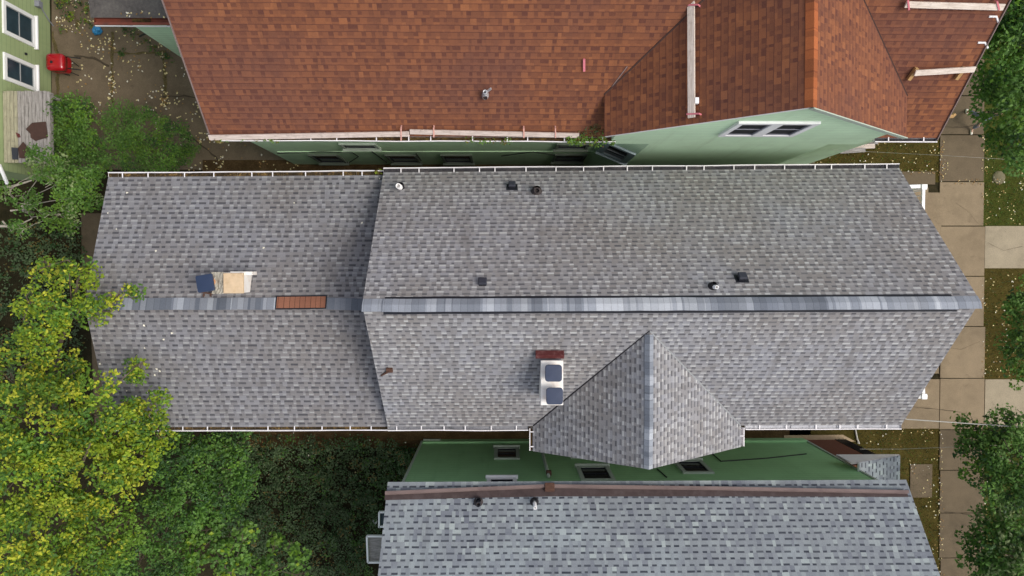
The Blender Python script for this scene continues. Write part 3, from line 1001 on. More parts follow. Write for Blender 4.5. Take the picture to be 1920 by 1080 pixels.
# chimney on the rear wing
zc4 = 7.05
a, b = P(398, 511, zc4), P(456, 549, zc4)
ch = MB()
ch.box(((a.x + b.x) / 2, (a.y + b.y) / 2, (5.9 + zc4 - 0.06) / 2), (b.x - a.x, a.y - b.y, zc4 - 0.06 - 5.9))
cho = ch.build('rear_chimney', M['whitebrick'], gh)
cho['label'] = 'sandy topped chimney with a single tilted navy cap'
k = MB()
c0, c1_ = P(419, 512, zc4), P(457, 550, zc4)
k.box(((c0.x + c1_.x) / 2, (c0.y + c1_.y) / 2, zc4 - 0.01), (c1_.x - c0.x, c0.y - c1_.y, 0.08))
k.build('sandy_slab', M['sand'], cho, bevel=0.015)
k = MB()
c0, c1_ = P(396, 510, zc4), P(419, 551, zc4)
nn = 9
grid = [[V((c0.x + (c1_.x - c0.x) * i / (nn - 1), c1_.y + (c0.y - c1_.y) * j / (nn - 1), zc4 - 0.03 + random.uniform(-.025, .035))) for i in range(nn)] for j in range(nn)]
for j in range(nn - 1):
    for i in range(nn - 1):
        k.face([grid[j][i], grid[j][i + 1], grid[j + 1][i + 1], grid[j + 1][i]])
k.build('mortar_crown', M['mortar'], cho)
k = MB()
wa_, wb_ = P(432, 511, 6.95), P(473, 511, 6.95)
k.box(((wa_.x + wb_.x) / 2, wa_.y - 0.02, 6.78), (wb_.x - wa_.x, 0.09, 0.34))
k.build('white_board', M['whitebrick'], cho)
p = P(395, 529, zc4)
f = MB()
f.lathe(V((p.x - 0.02, p.y, zc4 - 0.05)), [(0.14, 0), (0.13, 0.34), (0.10, 0.34), (0.10, 0.15)], 14)
f.build('flue', M['clay'], cho, smooth=True)
k = MB()
p = P(384, 531, zc4 + 0.42)
rbox(k, (0, 0, 0), 0.45, 0.44, 0.06, 0.05, 0.015)
rot = Matrix.Rotation(rad(9), 3, 'Z') @ Matrix.Rotation(rad(-6), 3, 'Y')
k.v = [rot @ q + p - Z * 0.06 for q in k.v]
k.build('flue_cap', M['navy'], cho)
k = MB()
for x0, y0, x1, y1 in ((380, 549, 400, 552), (398, 546, 408, 551), (397, 552, 396, 557), (384, 552, 383, 557)):
    k.bar(RP(x0, y0, rT) + rT[1] * 0.05, RP(x1, y1, rT) + rT[1] * 0.05, 0.035, 0.04)
k.build('rusty_strap', M['rust'], cho)

# front landing with white railings
po = MB()
fa, fb = P(1600, 352, 0.3), P(1733, 742, 0.3)
po.box(((fa.x + fb.x) / 2, (fa.y + fb.y) / 2, 0.2), (fb.x - fa.x, fa.y - fb.y, 0.30))
po.build('landing', M['walk'], gh)
zr_ = 1.0
for side, (yy, y2) in enumerate(((351, 398), (743, 716))):
    r = MB()
    r.bar(P(1680, yy, zr_), P(1738, yy - (2 if side == 0 else -1), zr_), 0.13, 0.08)
    r.bar(P(1731, yy, zr_ - 0.01), P(1730, y2, zr_ - 0.01), 0.11, 0.08)
    r.bar(P(1680, yy, zr_) - Z * 0.6, P(1733, yy, zr_) - Z * 0.6, 0.05, 0.05)
    ro = r.build('railing', M['white'], gh, bevel=0.01)
    q = P(1731, yy, zr_)
    s = MB()
    s.box((q.x, q.y, 0.68), (0.12, 0.12, 0.72))
    s.box((q.x, q.y, 1.06), (0.19, 0.19, 0.05))
    s.build('post', M['white'], ro, bevel=0.012)
    e = P(1730, y2, zr_)
    for i in range(5):
        t = (i + 0.6) / 5
        s = MB()
        s.box((q.x + (e.x - q.x) * t - 0.02, q.y + (e.y - q.y) * t, 0.65), (0.035, 0.035, 0.62))
        s.build('baluster', M['white'], ro)

# ------------------------------------------------------------------ the orange-roofed house
zo = 7.05
sl = 0.952
yo = P(700, 256, zo).y
oh = thing('orange_house', 'green house under a wide orange-brown shingle roof with a cross gable', 'house', P(900, 120, 0))
xl, xr = P(395, 252, zo).x, P(1757, 256, zo).x
run = 4.75
oR = zo + sl * run
e0, e1 = V((xl, yo, zo)), V((xr, yo, zo))
q0, q1 = V((xl, yo + run, oR)), V((xr, yo + run, oR))
roof_slab([e0, e1, q1, q0], e0, e1, 0.1, 'roof', M['orange'], oh)
f0, f1 = V((xl, yo + 2 * run, zo)), V((xr, yo + 2 * run, zo))
roof_slab([f1, f0, q0, q1], f1, f0, 0.1, 'roof', M['orange'], oh)
oP = plane3(e0, e1, q1)
ridge_strip(q0, q1, V((0, 1, -sl)).normalized(), V((0, -1, -sl)).normalized(), 0.16, 0.02, 'ridge_cap', M['cap_orange'], oh)
# cross gable
zg = 7.9
gx0, gx1 = P(1133, 255, zg).x, P(1700, 257, zg).x
gy = P(1133, 256, zg).y
gxm = (gx0 + gx1) / 2
Dg = gxm / ((1524 - 941) / F)
zgr = H - Dg
gA, gB = V((gx0, gy, zg)), V((gx0, gy + 6, zg))
gC, gD = V((gx1, gy, zg)), V((gx1, gy + 6, zg))
gT, gU = V((gxm, gy, zgr)), V((gxm, gy + 4.6, zgr))
gU.y = min(gU.y, yo + (zgr - zo) / sl + 0.15)
gB.y = gD.y = gU.y
roof_slab([gA, gT, gU, gB][::-1], gB, gA, 0.09, 'gable_roof', M['orange'], oh)
roof_slab([gC, gD, gU, gT], gC, gD, 0.09, 'gable_roof', M['orange'], oh)
ogL, ogR = plane3(gA, gT, gU), plane3(gC, gT, gU)
sgl = (zgr - zg) / (gxm - gx0)
ridge_strip(gU, gT, V((1, 0, -sgl)).normalized(), V((-1, 0, -sgl)).normalized(), 0.17, 0.02, 'gable_ridge_cap', M['cap_orange'], oh)
valley(oh, V((gx0, yo + (zg - zo) / sl, zg)), V((gxm, yo + (zgr - zo) / sl, zgr)), oP[1], 0.05, M['rustsheet'])
valley(oh, V((gx1, yo + (zg - zo) / sl, zg)), V((gxm, yo + (zgr - zo) / sl, zgr)), oP[1], 0.03, M['rustsheet'])
# walls
ywm = yo + 0.36
yg = gy + 0.07
w = MB()
wx0, wx1 = xl + 0.05, xr - 0.4
gable_block(w, wx0, wx1, ywm, yo + 2 * run - 0.36, zo, yo + run, oR - 0.2)
zs = H - yg / ((507 - 270) / F)            # underside of the square upper storey
bx0, bx1 = PY(1187, 296, yg).x, PY(1480, 299, yg).x
sx0, sx1 = PY(1150, 259, yg).x, PY(1667, 250, yg).x
mid = [V((bx0, yg, 0)), V((bx1, yg, 0)), V((bx1, yg, zs)), V((bx0, yg, zs))]
w.face(mid)
dl = V((bx0 - 1.05, ywm, 0))
w.face([dl, V((bx0, yg, 0)), V((bx0, yg, zs)), dl + Z * zs])
dr_ = V((bx1 + 0.9, ywm, 0))
w.face([V((bx1, yg, 0)), dr_, dr_ + Z * zs, V((bx1, yg, zs))])
yf = yg - 0.004
ztop = zg - 0.03
k = (zgr - zg) / (gxm - gx0)
w.face([V((sx0, yf, zs)), V((sx1, yf, zs)), V((sx1, yf, zg + (gx1 - sx1) * k - 0.06)), V((gxm, yf, zgr - 0.06)), V((sx0, yf, zg + (sx0 - gx0) * k - 0.06))])
w.face([V((sx0, yf, zs)), V((sx0, yf, zg)), V((sx0, ywm + 1.5, zg)), V((sx0, ywm + 1.5, zs))])
w.face([V((sx1, yf, zs)), V((sx1, ywm + 1.5, zs)), V((sx1, ywm + 1.5, zg)), V((sx1, yf, zg))])
w.face([V((sx0, yf, zs)), V((sx0, ywm, zs)), V((sx1, ywm, zs)), V((sx1, yf, zs))])
w.build('wall', M['greenwall'], oh)
# belt and cable along the shaded wall
for (x0, y0, x1, y1) in ((520, 284, 1125, 283),):
    s = MB()
    a, b = PY(x0, y0, ywm), PY(x1, y1, ywm)
    s.bar(a - Y * 0.01, b - Y * 0.01, 0.03, 0.05)
    s.build('belt_board', M['greenwall'], oh)
for pts in ([(520, 286), (600, 283), (660, 284), (672, 292), (655, 303)], [(690, 277), (705, 288), (725, 303)], [(940, 291), (1000, 283), (1060, 292)], [(780, 286), (790, 300)]):
    s = MB()
    s.tube([PY(x, y, ywm) - Y * 0.03 for x, y in pts], 0.016, 6)
    s.build('wall_cable', M['darkcable'], oh)
# windows of the long wall
for x0, x1, yb_, yt_ in ((600, 652, 303, 289), (735, 790, 303, 289), (833, 888, 303, 289), (1035, 1092, 301, 288)):
    a, b = PY(x0, yb_, ywm), PY(x1, yb_, ywm)
    t = PY(x0, yt_, ywm)
    window(oh, a, X, Z, -Y, b.x - a.x, t.z - a.z, M['trimgrey'], M['black'], fw_=0.07)
for x0, x1, yb_, yt_ in ((645, 712, 276, 268), (1040, 1100, 277, 268)):
    a, b = PY(x0, yb_, ywm), PY(x1, yb_, ywm)
    t = PY(x0, yt_, ywm)
    window(oh, a, X, Z, -Y, b.x - a.x, max(0.7, t.z - a.z), M['trimgrey'] if x0 > 900 else M['trim'], M['black'], fw_=0.08, rail='n')
# bay window on the diagonal
dd = (V((bx0, yg, 0)) - dl)
dn = V((dd.y, -dd.x, 0)).normalized()
du = dd.normalized()
wo = window(oh, dl + du * 0.12 + Z * 3.35, du, Z, dn, dd.length - 0.16, 1.6, M['bluetrim'], M['sash'], fw_=0.16)
# attic window pair
a = PY(1346, 252, yf)
b = PY(1487, 252, yf)
t = PY(1376, 227, yf)
hw = (b.x - a.x) / 2
for i in range(2):
    window(oh, a + X * hw * i, X, Z, -Y, hw + 0.0, t.z - a.z, M['white'], M['greymetal'], M['darkglass'], fw_=0.13, rail='h', sill=False)
# gutters
gy0 = yo
gutter(oh, V((P(415, 262, zo).x, yo, zo)), V((PY(1150, 262, yo).x, yo, zo)), -Y, M['gutterw'], 0.8, fill=1, w=0.12)
gutter(oh, V((P(1640, 262, zo).x, yo, zo)), e1, -Y, M['gutterw'], 0.8, w=0.1, fill=1, fillm='grime')
for a, b, sg in ((e0, q0, -1), (e1, q1, 1)):
    rk = MB()
    rk.bar(a - Z * 0.06 + X * 0.012 * sg, b - Z * 0.06 + X * 0.012 * sg, 0.024, 0.16)
    rk.build('rake_board', M['upstand'], oh)
rk = MB()
rk.bar(gC - Z * 0.06 + Y * -0.012, gT - Z * 0.06 - Y * 0.012, 0.024, 0.12)
rk.build('rake_board', M['trim'], oh)
# valley flashing (left valley)
vd = MB()
va, vb = RP(1140, 172, oP), RP(1176, 124, oP)
vd.bar(va + oP[1] * 0.012, vb + oP[1] * 0.012, 0.022, 0.01, oP[1])
vd.build('valley_flashing', M['upstand'], oh)
# silver stack
pp = pipe(oh, oP, 910, 178, 0.3, 0.055, M['silver'], bootm=M['silver'], br=0.09, label='crooked silver stack')
k = MB()
b = RP(912, 175, oP) + Z * 0.1
k.bar(b, b + V((0.12, 0.05, 0.16)), 0.05, 0.03)
k.build('stack_strap', M['silver'], pp)
k = MB()
b = RP(1308, 190, ogL)
k.box(b + ogL[1] * 0.06, (0.09, 0.14, 0.10))
k.build('white_fitting', M['white'], oh, bevel=0.01)
k = MB()
for pts in ([(1776, 217), (1786, 215), (1789, 220)], [(1860, 30), (1866, 42)], [(1838, 80), (1843, 90)]):
    q = [P(x, y, zo + 0.35 * i) for i, (x, y) in enumerate(pts)]
k.tube([P(1768, 218, 7.2), P(1786, 218, 7.2), P(1790, 214, 7.2)], 0.05, 6)
k.build('rake_bracket', M['yellowwood'], oh)
for x0, y0, x1, y1 in ((1860, 31, 1864, 42), (1839, 80, 1844, 90)):
    k = MB()
    k.tube([RP(x0 - 6, y0, oP), RP(x0, y0, oP) + X * .1, RP(x1, y1, oP) + X * .1], 0.025, 6)
    k.build('rake_hook', M['white'], oh)

# rear wing of the orange house
zw = 4.85
ywg = P(250, 42, zw).y
ra, rb_ = P(170, 33, zw), P(420, 33, zw)
rtop = ra.y + 4.0
roof_slab([V((ra.x, ra.y, zw)), V((rb_.x, ra.y, zw)), V((rb_.x, rtop, zw + 0.9)), V((ra.x, rtop, zw + 0.9))], V((ra.x, ra.y, zw)), V((rb_.x, ra.y, zw)), 0.1, 'wing_roof', M['roll'], oh, M['trimgrey'])
gq = gutter(oh, V((ra.x + 0.1, ra.y, zw)), V((rb_.x, ra.y, zw)), -Y, M['redgutter'], 1.2, w=0.17, fill=0.5, hang=False, name='red_gutter', lip=0.07)
s = MB()
s.bar(V((ra.x + 0.1, ra.y - 0.22, zw - 0.06)), V((rb_.x, ra.y - 0.22, zw - 0.06)), 0.018, 0.06)
s.build('fascia_edge', M['white'], oh)
w = MB()
wy = ra.y + 0.12
wxl = PY(250, 48, wy).x
w.face([V((wxl, wy, 0.55)), V((wx0 + 0.5, wy, 0.55)), V((wx0 + 0.5, wy, zw)), V((wxl, wy, zw))])
w.face([V((wxl, wy, 0)), V((wxl, wy, zw)), V((wxl, wy + 3.8, zw)), V((wxl, wy + 3.8, 0))])
w.build('wing_wall', M['greenwall'], oh)
w = MB()
w.face([V((wxl, wy - 0.02, 0)), V((wx0 + 0.5, wy - 0.02, 0)), V((wx0 + 0.5, wy - 0.02, 0.55)), V((wxl, wy - 0.02, 0.55))])
w.build('wing_base', M['trim'], oh)
w = MB()
w.tube([P(262, 68, 0.1), P(290, 54, 2.4), P(330, 45, 4.7)], 0.035, 6)
w.build('drain_pipe', M['darkcable'], oh)

# planks on the orange roof, each lying in pink roof brackets
def plank(px0, py0, px1, py1, width, plane, label, mat, off=0.10, block=None):
    a, b = RP(px0, py0, plane) + plane[1] * off, RP(px1, py1, plane) + plane[1] * off
    mb = MB()
    mb.bar(a, b, width, 0.045, plane[1])
    o = mb.build('plank', mat, None, bevel=0.005)
    return tag(o, label, 'plank', 'planks lying on the orange roof')


plank(394, 254, 768, 247, 0.14, oP, 'long weathered plank over the left half of the orange eave', M['plank'])
plank(769, 243, 1085, 250, 0.13, oP, 'weathered plank along the middle of the orange eave, ending in an overgrown gutter corner', M['plank'])
plank(1299, -30, 1300, 222, 0.17, ogL, 'pale plank running straight up the dark slope of the orange gable', M['plank2'])
plank(1694, 5, 1878, 10, 0.14, oP, 'longer pale plank near the top right corner of the orange roof', M['plank2'])
plank(1710, 131, 1822, 124, 0.14, oP, 'shorter pale plank resting on two wooden blocks by the right edge of the orange roof', M['plank2'], 0.16)
for px, py, lb in ((1708, 138, 'left wooden block propping the shorter pale plank'), (1797, 137, 'right wooden block propping the shorter pale plank')):
    mb = MB()
    q = RP(px, py, oP)
    mb.bar(q + oP[1] * 0.05 + V((0.05, 0.13, 0.12)), q + oP[1] * 0.05 - V((0.03, 0.10, 0.09)), 0.09, 0.09, oP[1])
    tag(mb.build('wooden_block', M['yellowwood'], None, bevel=0.006), lb, 'block', 'wooden blocks under the short plank')


def strap(px0, py0, px1, py1, plane, label, m='pink', w=0.035, off=0.135):
    mb = MB()
    a, b = RP(px0, py0, plane) + plane[1] * off, RP(px1, py1, plane) + plane[1] * off
    mb.bar(a, b, w, 0.012, plane[1])
    d = (b - a).normalized()
    mb.bar(b - plane[1] * 0.0, b - plane[1] * (off - 0.004), w, 0.012, d)
    mb.bar(a - plane[1] * 0.0, a - plane[1] * (off - 0.004), w, 0.012, d)
    tag(mb.build('roof_bracket', M[m]), label, 'bracket', 'pink roof brackets on the orange roof')


strap(1095, 110, 1095, 132, oP, 'lone pink roof bracket standing on bare orange shingles', off=0.05, w=0.055)
strap(814, 235, 814, 252, oP, 'pink bracket over the middle plank, nearest its left end', 'coral', 0.035)
strap(982, 236, 982, 253, oP, 'pink bracket over the middle plank, towards its right half', 'coral', 0.035)
strap(1041, 236, 1041, 253, oP, 'reddish bracket over the middle plank, nearest the gable', 'coral', 0.03)
strap(753, 235, 753, 258, oP, 'faint thin bracket at the right end of the left plank', 'coral', 0.03)
strap(1291, 13, 1313, 12, ogL, 'upper pink bracket across the straight plank on the gable')
strap(1292, 216, 1315, 215, ogL, 'lower pink bracket across the straight plank on the gable')
strap(1698, -4, 1700, 14, oP, 'pink bracket at the left end of the longer pale plank')
strap(1864, -2, 1868, 14, oP, 'pink bracket at the right end of the longer pale plank')

# ------------------------------------------------------------------ the blue-grey roofed house below
bh = thing('blue_grey_house', 'deep green house with a blue-grey shingle roof and a brown built-in gutter', 'house', P(1200, 1000, 0))
wyb = P(1100, 826, 0).y
zb = 5.6
yb0 = P(1100, 902, zb).y
bs = 0.70
bxl, bxr = P(727, 905, zb).x, P(1699, 905, zb).x
bw = 3.5
k0, k1 = V((bxl, yb0, zb)), V((bxr, yb0, zb))
m0, m1 = V((bxl - 0.05, yb0 - bw, zb + bs * bw)), V((bxr + 0.1, yb0 - bw, zb + bs * bw))
roof_slab([k1, k0, m0, m1], k1, k0, 0.1, 'roof', M['blue'], bh)
n0, n1 = V((bxl, yb0 - 2 * bw, zb)), V((bxr, yb0 - 2 * bw, zb))
roof_slab([n0, n1, m1, m0], n0, n1, 0.1, 'roof', M['blue'], bh)
bP = plane3(k0, k1, m0)
ridge_strip(m0, m1, V((0, 1, -bs)).normalized(), V((0, -1, -bs)).normalized(), 0.16, 0.02, 'ridge_cap', M['cap'], bh)
w = MB()
bwx0, bwx1 = PY(792, 827, wyb).x, PY(1510, 826, wyb).x
gable_block(w, bwx0, bwx1, yb0 - 2 * bw + 0.25, wyb, zb - 0.12, yb0 - bw, zb + bs * bw - 0.25)
w.build('wall', M['greenwall2'], bh)
for xx in (bwx0, bwx1):
    s = MB()
    s.box((xx, wyb + 0.012, 2.7), (0.07, 0.05, 5.2))
    s.build('corner_board', M['trim'], bh)
s = MB()
s.box(((bwx0 + bwx1) / 2, wyb + 0.03, 0.18), (bwx1 - bwx0 - 0.1, 0.08, 0.36))
s.build('foundation', M['greenwall2'], bh)
# built-in trough: a raised board with a lined slope behind it, falling to one outlet
nb = bP[1]
def ridge_pts(lst, off):
    return [RP(x, y, bP) + nb * off for x, y in lst]
up_ = ridge_pts([(723, 926), (880, 919), (1026, 913)], 0.05)
up2 = ridge_pts([(1034, 913), (1340, 917), (1700, 924)], 0.05)
for seg in (up_, up2):
    s = MB()
    for a, b in zip(seg, seg[1:]):
        s.bar(a, b, 0.075, 0.16, nb)
    s.build('gutter_upstand', M['upstand'], bh)
s = MB()
top = [(722, 927), (880, 921), (1030, 915), (1340, 919), (1701, 926)]
bot = [(721, 938), (880, 934), (1030, 931), (1340, 931), (1703, 932)]
for i in range(len(top) - 1):
    tt = [RP(*top[i], bP) + nb * 0.014, RP(*top[i + 1], bP) + nb * 0.014]
    bb_ = [RP(*bot[i], bP) + nb * 0.012, RP(*bot[i + 1], bP) + nb * 0.012]
    s.face([bb_[0], bb_[1], tt[1], tt[0]])
s.build('gutter_lining', M['membrane'], bh)
s = MB()
c = RP(1030, 915, bP)
s.box(c + nb * 0.07, (0.28, 0.22, 0.18), (X, V((0, nb.z, -nb.y)), nb))
s.build('outlet_head', M['rust'], bh, bevel=0.02)
s = MB()
s.tube([PY(1029, 899, wyb) + Y * 0.09, PY(1024, 880, wyb) + Y * 0.09, PY(1015, 846, wyb) + Y * 0.09, PY(1012, 833, wyb) + Y * .09], 0.055, 8)
s.build('downspout', M['trim'], bh, smooth=True)
s = MB()
s.box(PY(1029, 894, wyb) + Y * 0.12, (0.16, 0.14, 0.18))
s.build('downspout_head', M['rust'], bh, bevel=0.02)
pipe(bh, bP, 897, 941, 0.22, 0.075, M['black'], bootm=M['brownpipe'], br=0.13, label='short black pipe below the brown gutter')
pipe(bh, bP, 1002, 941, 0.5, 0.05, M['white'], br=0.12, label='thin white pipe in a black boot')
# windows on the green wall
for x0, x1, yb_, yt_ in ((927, 973, 841.5, 862), (1080, 1141, 877, 903), (1261, 1316, 866, 889), (1062, 1104, 838, 860), (913, 969, 899, 903)):
    a, b = PY(x0, yb_, wyb), PY(x1, yb_, wyb)
    t = PY(x0, yt_, wyb)
    window(bh, V((b.x, wyb, a.z)), -X, Z, Y, b.x - a.x, min(t.z, zb - 0.3) - a.z if t.z - a.z > 0.4 else zb - 0.25 - a.z, M['trim'] if yb_ < 890 else M['white'], M['black'], fw_=0.12, rail='h')
for pts in ([(1352, 866), (1440, 860), (1512, 852)], [(1336, 852), (1352, 866)], [(1232, 880), (1250, 896)]):
    s = MB()
    s.tube([PY(x, y, wyb) + Y * 0.02 for x, y in pts], 0.02, 6)
    s.build('wall_cable', M['darkcable'], bh)
s = MB()
s.bar(PY(794, 829, wyb) + Y * 0.08, PY(826, 829, wyb) + Y * 0.08, 0.06, 0.08)
s.build('sill_board', M['trim'], bh)
# front porch roof with white cheek
zp = 3.25
pa = P(1688, 854, zp)
pz = zp + 0.78
pw0 = V((bwx1 - 0.05, pa.y, pz))
pa2, pw2 = V((pa.x, pa.y - 6.5, zp)), V((pw0.x, pa.y - 6.5, pz))
roof_slab([pw0, pw2, pa2, pa], pa2, pa, 0.07, 'porch_roof', M['blue'], bh)
s = MB()
s.face([V((pw0.x - 0.3, pa.y + 0.015, zp - 0.10)), V((pa.x, pa.y + 0.015, zp - 0.10)), V((pa.x, pa.y + 0.015, zp - 0.01)), V((pw0.x - 0.3, pa.y + 0.015, pz + 0.10))][::-1])
s.face([V((pw0.x - 0.3, pa.y - 0.03, zp - 0.10)), V((pa.x, pa.y - 0.03, zp - 0.10)), V((pa.x, pa.y - 0.03, zp - 0.01)), V((pw0.x - 0.3, pa.y - 0.03, pz + 0.10))])
s.face([V((pw0.x - 0.3, pa.y + 0.015, zp - 0.10)), V((pw0.x - 0.3, pa.y - 0.03, zp - 0.10)), V((pa.x, pa.y - 0.03, zp - 0.10)), V((pa.x, pa.y + 0.015, zp - 0.10))])
s.build('porch_cheek', M['white'], bh)
for yy in (pa.y - 1.9, pa.y - 4.2, pa.y - 6.2):
    s = MB()
    s.box((pa.x - 0.2, yy, zp / 2), (0.14, 0.14, zp - 0.1))
    s.build('porch_post', M['white'], bh)
xa_, xb_, xc_ = bwx1 - 0.02, PY(1574, 829, wyb).x, PY(1605, 830, wyb).x - 0.12
s = MB()
s.box(((xa_ + xb_) / 2, wyb - 0.12, 1.25), (xb_ - xa_, 0.24, 2.5))
s.build('porch_wall', M['brick'], bh)
s = MB()
s.box(((xb_ + xc_) / 2, wyb - 0.13, 1.25), (xc_ - xb_, 0.24, 2.5))
for q in range(5):
    s.box((xb_ + (xc_ - xb_) * (q + 0.5) / 5, wyb + 0.0, 1.25), (0.05, 0.03, 2.5))
s.build('porch_screen', M['black'], bh)  # black slatted panel puts the shade of the porch opening into colour
s = MB()
s.box(((bwx1 + pa.x) / 2, pa.y - 3.4, 0.3), (pa.x - bwx1, 5.6, 0.5))
s.build('porch_floor', M['brick'], bh)
# rear porch rail and small landing peeping out beyond the left rake
s = MB()
zl = 4.6
a, b = P(687, 1005, zl), P(716, 1055, zl)
s.box(((a.x + b.x) / 2 + 0.3, (a.y + b.y) / 2, zl - 0.06), (b.x - a.x + 0.6, a.y - b.y, 0.08))
s.build('rear_landing', M['deckwood'], bh)
s = MB()
for p, q in (((688, 1005), (725, 1005)), ((688, 1005), (690, 1054)), ((690, 1054), (725, 1054))):
    s.bar(P(*p, zl + 0.02), P(*q, zl + 0.02), 0.05, 0.09)
s.build('landing_rail', M['white'], bh)
s = MB()
zl = 5.0
for p, q in (((711, 960), (740, 960)), ((711, 960), (711, 989)), ((711, 987), (740, 987))):
    s.bar(P(*p, zl), P(*q, zl), 0.045, 0.08)
so = s.build('side_window_frame', M['white'], bh)
s = MB()
a, b = P(712, 961, zl - 0.05), P(745, 987, zl - 0.05)
s.box(((a.x + b.x) / 2, (a.y + b.y) / 2, zl - 0.08), (b.x - a.x, a.y - b.y, 0.04))
s.build('pane', M['bluegl'], so)

# ------------------------------------------------------------------ the green house on the left
lh = thing('green_house', 'yellow-green sided house at the upper left with two white windows', 'house', V((-19.5, 8, 0)))
xw = P(95, 100, 0).x
w = MB()
ytop_, ybot = P(95, -120, 0).y, P(95, 338, 0).y
w.face([V((xw, ybot, 0)), V((xw, ytop_, 0)), V((xw, ytop_, 5.4)), V((xw, ybot, 5.4))])
w.face([V((xw, ybot, 0)), V((xw, ybot, 5.4)), V((xw - 7, ybot, 5.4)), V((xw - 7, ybot, 0))])
w.face([V((xw - 7, ybot, 0)), V((xw - 7, ybot, 5.4)), V((xw - 7, ytop_, 5.4)), V((xw - 7, ytop_, 0))])
w.face([V((xw, ytop_, 0)), V((xw - 7, ytop_, 0)), V((xw - 7, ytop_, 5.4)), V((xw, ytop_, 5.4))])
w.build('wall', M['greenwall3'], lh)
ym_ = (ytop_ + ybot) / 2
r0, r1 = V((xw + 0.3, ybot - 0.3, 5.3)), V((xw + 0.3, ytop_ + 0.3, 5.3))
rm0, rm1 = V((xw - 3.5, ybot - 0.3, 7.6)), V((xw - 3.5, ytop_ + 0.3, 7.6))
rl0, rl1 = V((xw - 7.3, ybot - 0.3, 5.3)), V((xw - 7.3, ytop_ + 0.3, 5.3))
roof_slab([r0, r1, rm1, rm0], r0, r1, 0.1, 'roof', M['grey2'], lh)
roof_slab([rl1, rl0, rm0, rm1], rl1, rl0, 0.1, 'roof', M['grey2'], lh)
for (xt, yt0, xb, yt1, yb1) in ((3, 7, 64, 32, 90), (5, 103, 66, 124, 172)):
    a = PXx(xb, yb1, xw)
    b = PXx(xb, yt1, xw)
    t = PXx(xt, yt0, xw)
    window(lh, a, Y, Z, X, b.y - a.y, t.z - a.z, M['white'], M['sash'], M['bluegl'], fw_=0.12)
s = MB()
q = PXx(68, 8, xw)
s.box(q + X * 0.08, (0.16, 0.2, 0.2))
s.tube([q + X * 0.1, q + V((0.12, 0.5, -0.1)), q + V((0.1, 1.2, 0.1))], 0.02, 6)
s.tube([q + X * 0.1, q + V((0.12, -0.4, -0.5)), q + V((0.1, -0.6, -1.0))], 0.02, 6)
s.build('meter_box', M['greymetal'], lh)
s = MB()
s.box(PXx(47, 101, xw) + X * 0.03, (0.05, 0.07, 0.07))
s.build('wall_vent', M['black'], lh)
# plank deck in the corner
dk = thing('wooden_deck', 'weathered plank deck against the yellow-green wall at the left edge', 'deck', P(40, 240, 0))
zd = 2.45
a, b = P(93, 171, zd), P(93, 305, zd)
nbd = 13
dw = a.x - xw - 0.02
xs0 = a.x - dw
s = MB()
for i in range(nbd):
    x0 = xs0 + dw * i / nbd
    L = a.y - b.y
    dz = random.uniform(-0.006, 0.006)
    s.box((x0 + dw / nbd / 2, (a.y + b.y) / 2, zd - 0.02 + dz), (dw / nbd - 0.014, L + random.uniform(-.03, .03), 0.04), mi=0 if i < 4 else 1)
s.uv = [(s.v[q].y, s.v[q].x) for f in s.f for q in f]
s.build('deck_boards', [M['plywood'], M['deckwood']], dk)
for cx_, cy_, sx_, sy_ in ((xs0 + dw / 2, a.y - 0.05, dw, 0.05), (xs0 + dw / 2, b.y + 0.05, dw, 0.05), (a.x - 0.05, (a.y + b.y) / 2, 0.05, a.y - b.y - 0.16)):
    s = MB()
    s.box((cx_, cy_, zd - 0.13), (sx_, sy_, 0.15))
    s.build('joist', M['deckwood'], dk)
for dy in (a.y - 0.12, b.y + 0.12):
    s = MB()
    s.box((a.x - 0.12, dy, zd / 2 - 0.1), (0.1, 0.1, zd - 0.2))
    s.build('deck_post', M['deckwood'], dk)
s = MB()
s.bar(PXx(-2, 308, xw + 0.06), PXx(14, 345, xw + 0.06), 0.09, 0.06)
tag(s.build('white_board', M['white']), 'short white board leaning on the green wall below the weathered deck', 'board')

def sheetpoly(name, pix, z, m, th, label, cat):
    mb = MB()
    hi = [P(x, y, z + th) for x, y in pix]
    if (hi[1] - hi[0]).cross(hi[2] - hi[0]).z < 0:
        hi.reverse()
    mb.hexa([p - Z * th for p in hi], hi)
    return tag(mb.build(name, m), label, cat)


sheetpoly('rusty_sheet', [(48, 242), (60, 230), (85, 228), (89, 257), (66, 264), (57, 258), (57, 251)], 2.47, M['rustsheet'], 0.03, 'larger dark rusty sheet lying on the weathered deck', 'metal sheet')
sheetpoly('rusty_sheet', [(34, 277), (43, 266), (55, 282), (45, 297), (36, 296)], 2.47, M['rustsheet'], 0.03, 'smaller dark rusty sheet lying on the weathered deck, beside the shrub', 'metal sheet')
sheetpoly('grey_sheet', [(21, 276), (33, 277), (33, 299), (23, 299)], 2.50, M['slatebox'], 0.03, 'small grey slab lying against the smaller rusty sheet', 'slab')
sheetpoly('red_scrap', [(29, 248), (36, 251), (38, 257), (33, 258)], 2.47, M['redboard'], 0.02, 'tiny dark red scrap in the middle of the weathered deck', 'scrap')

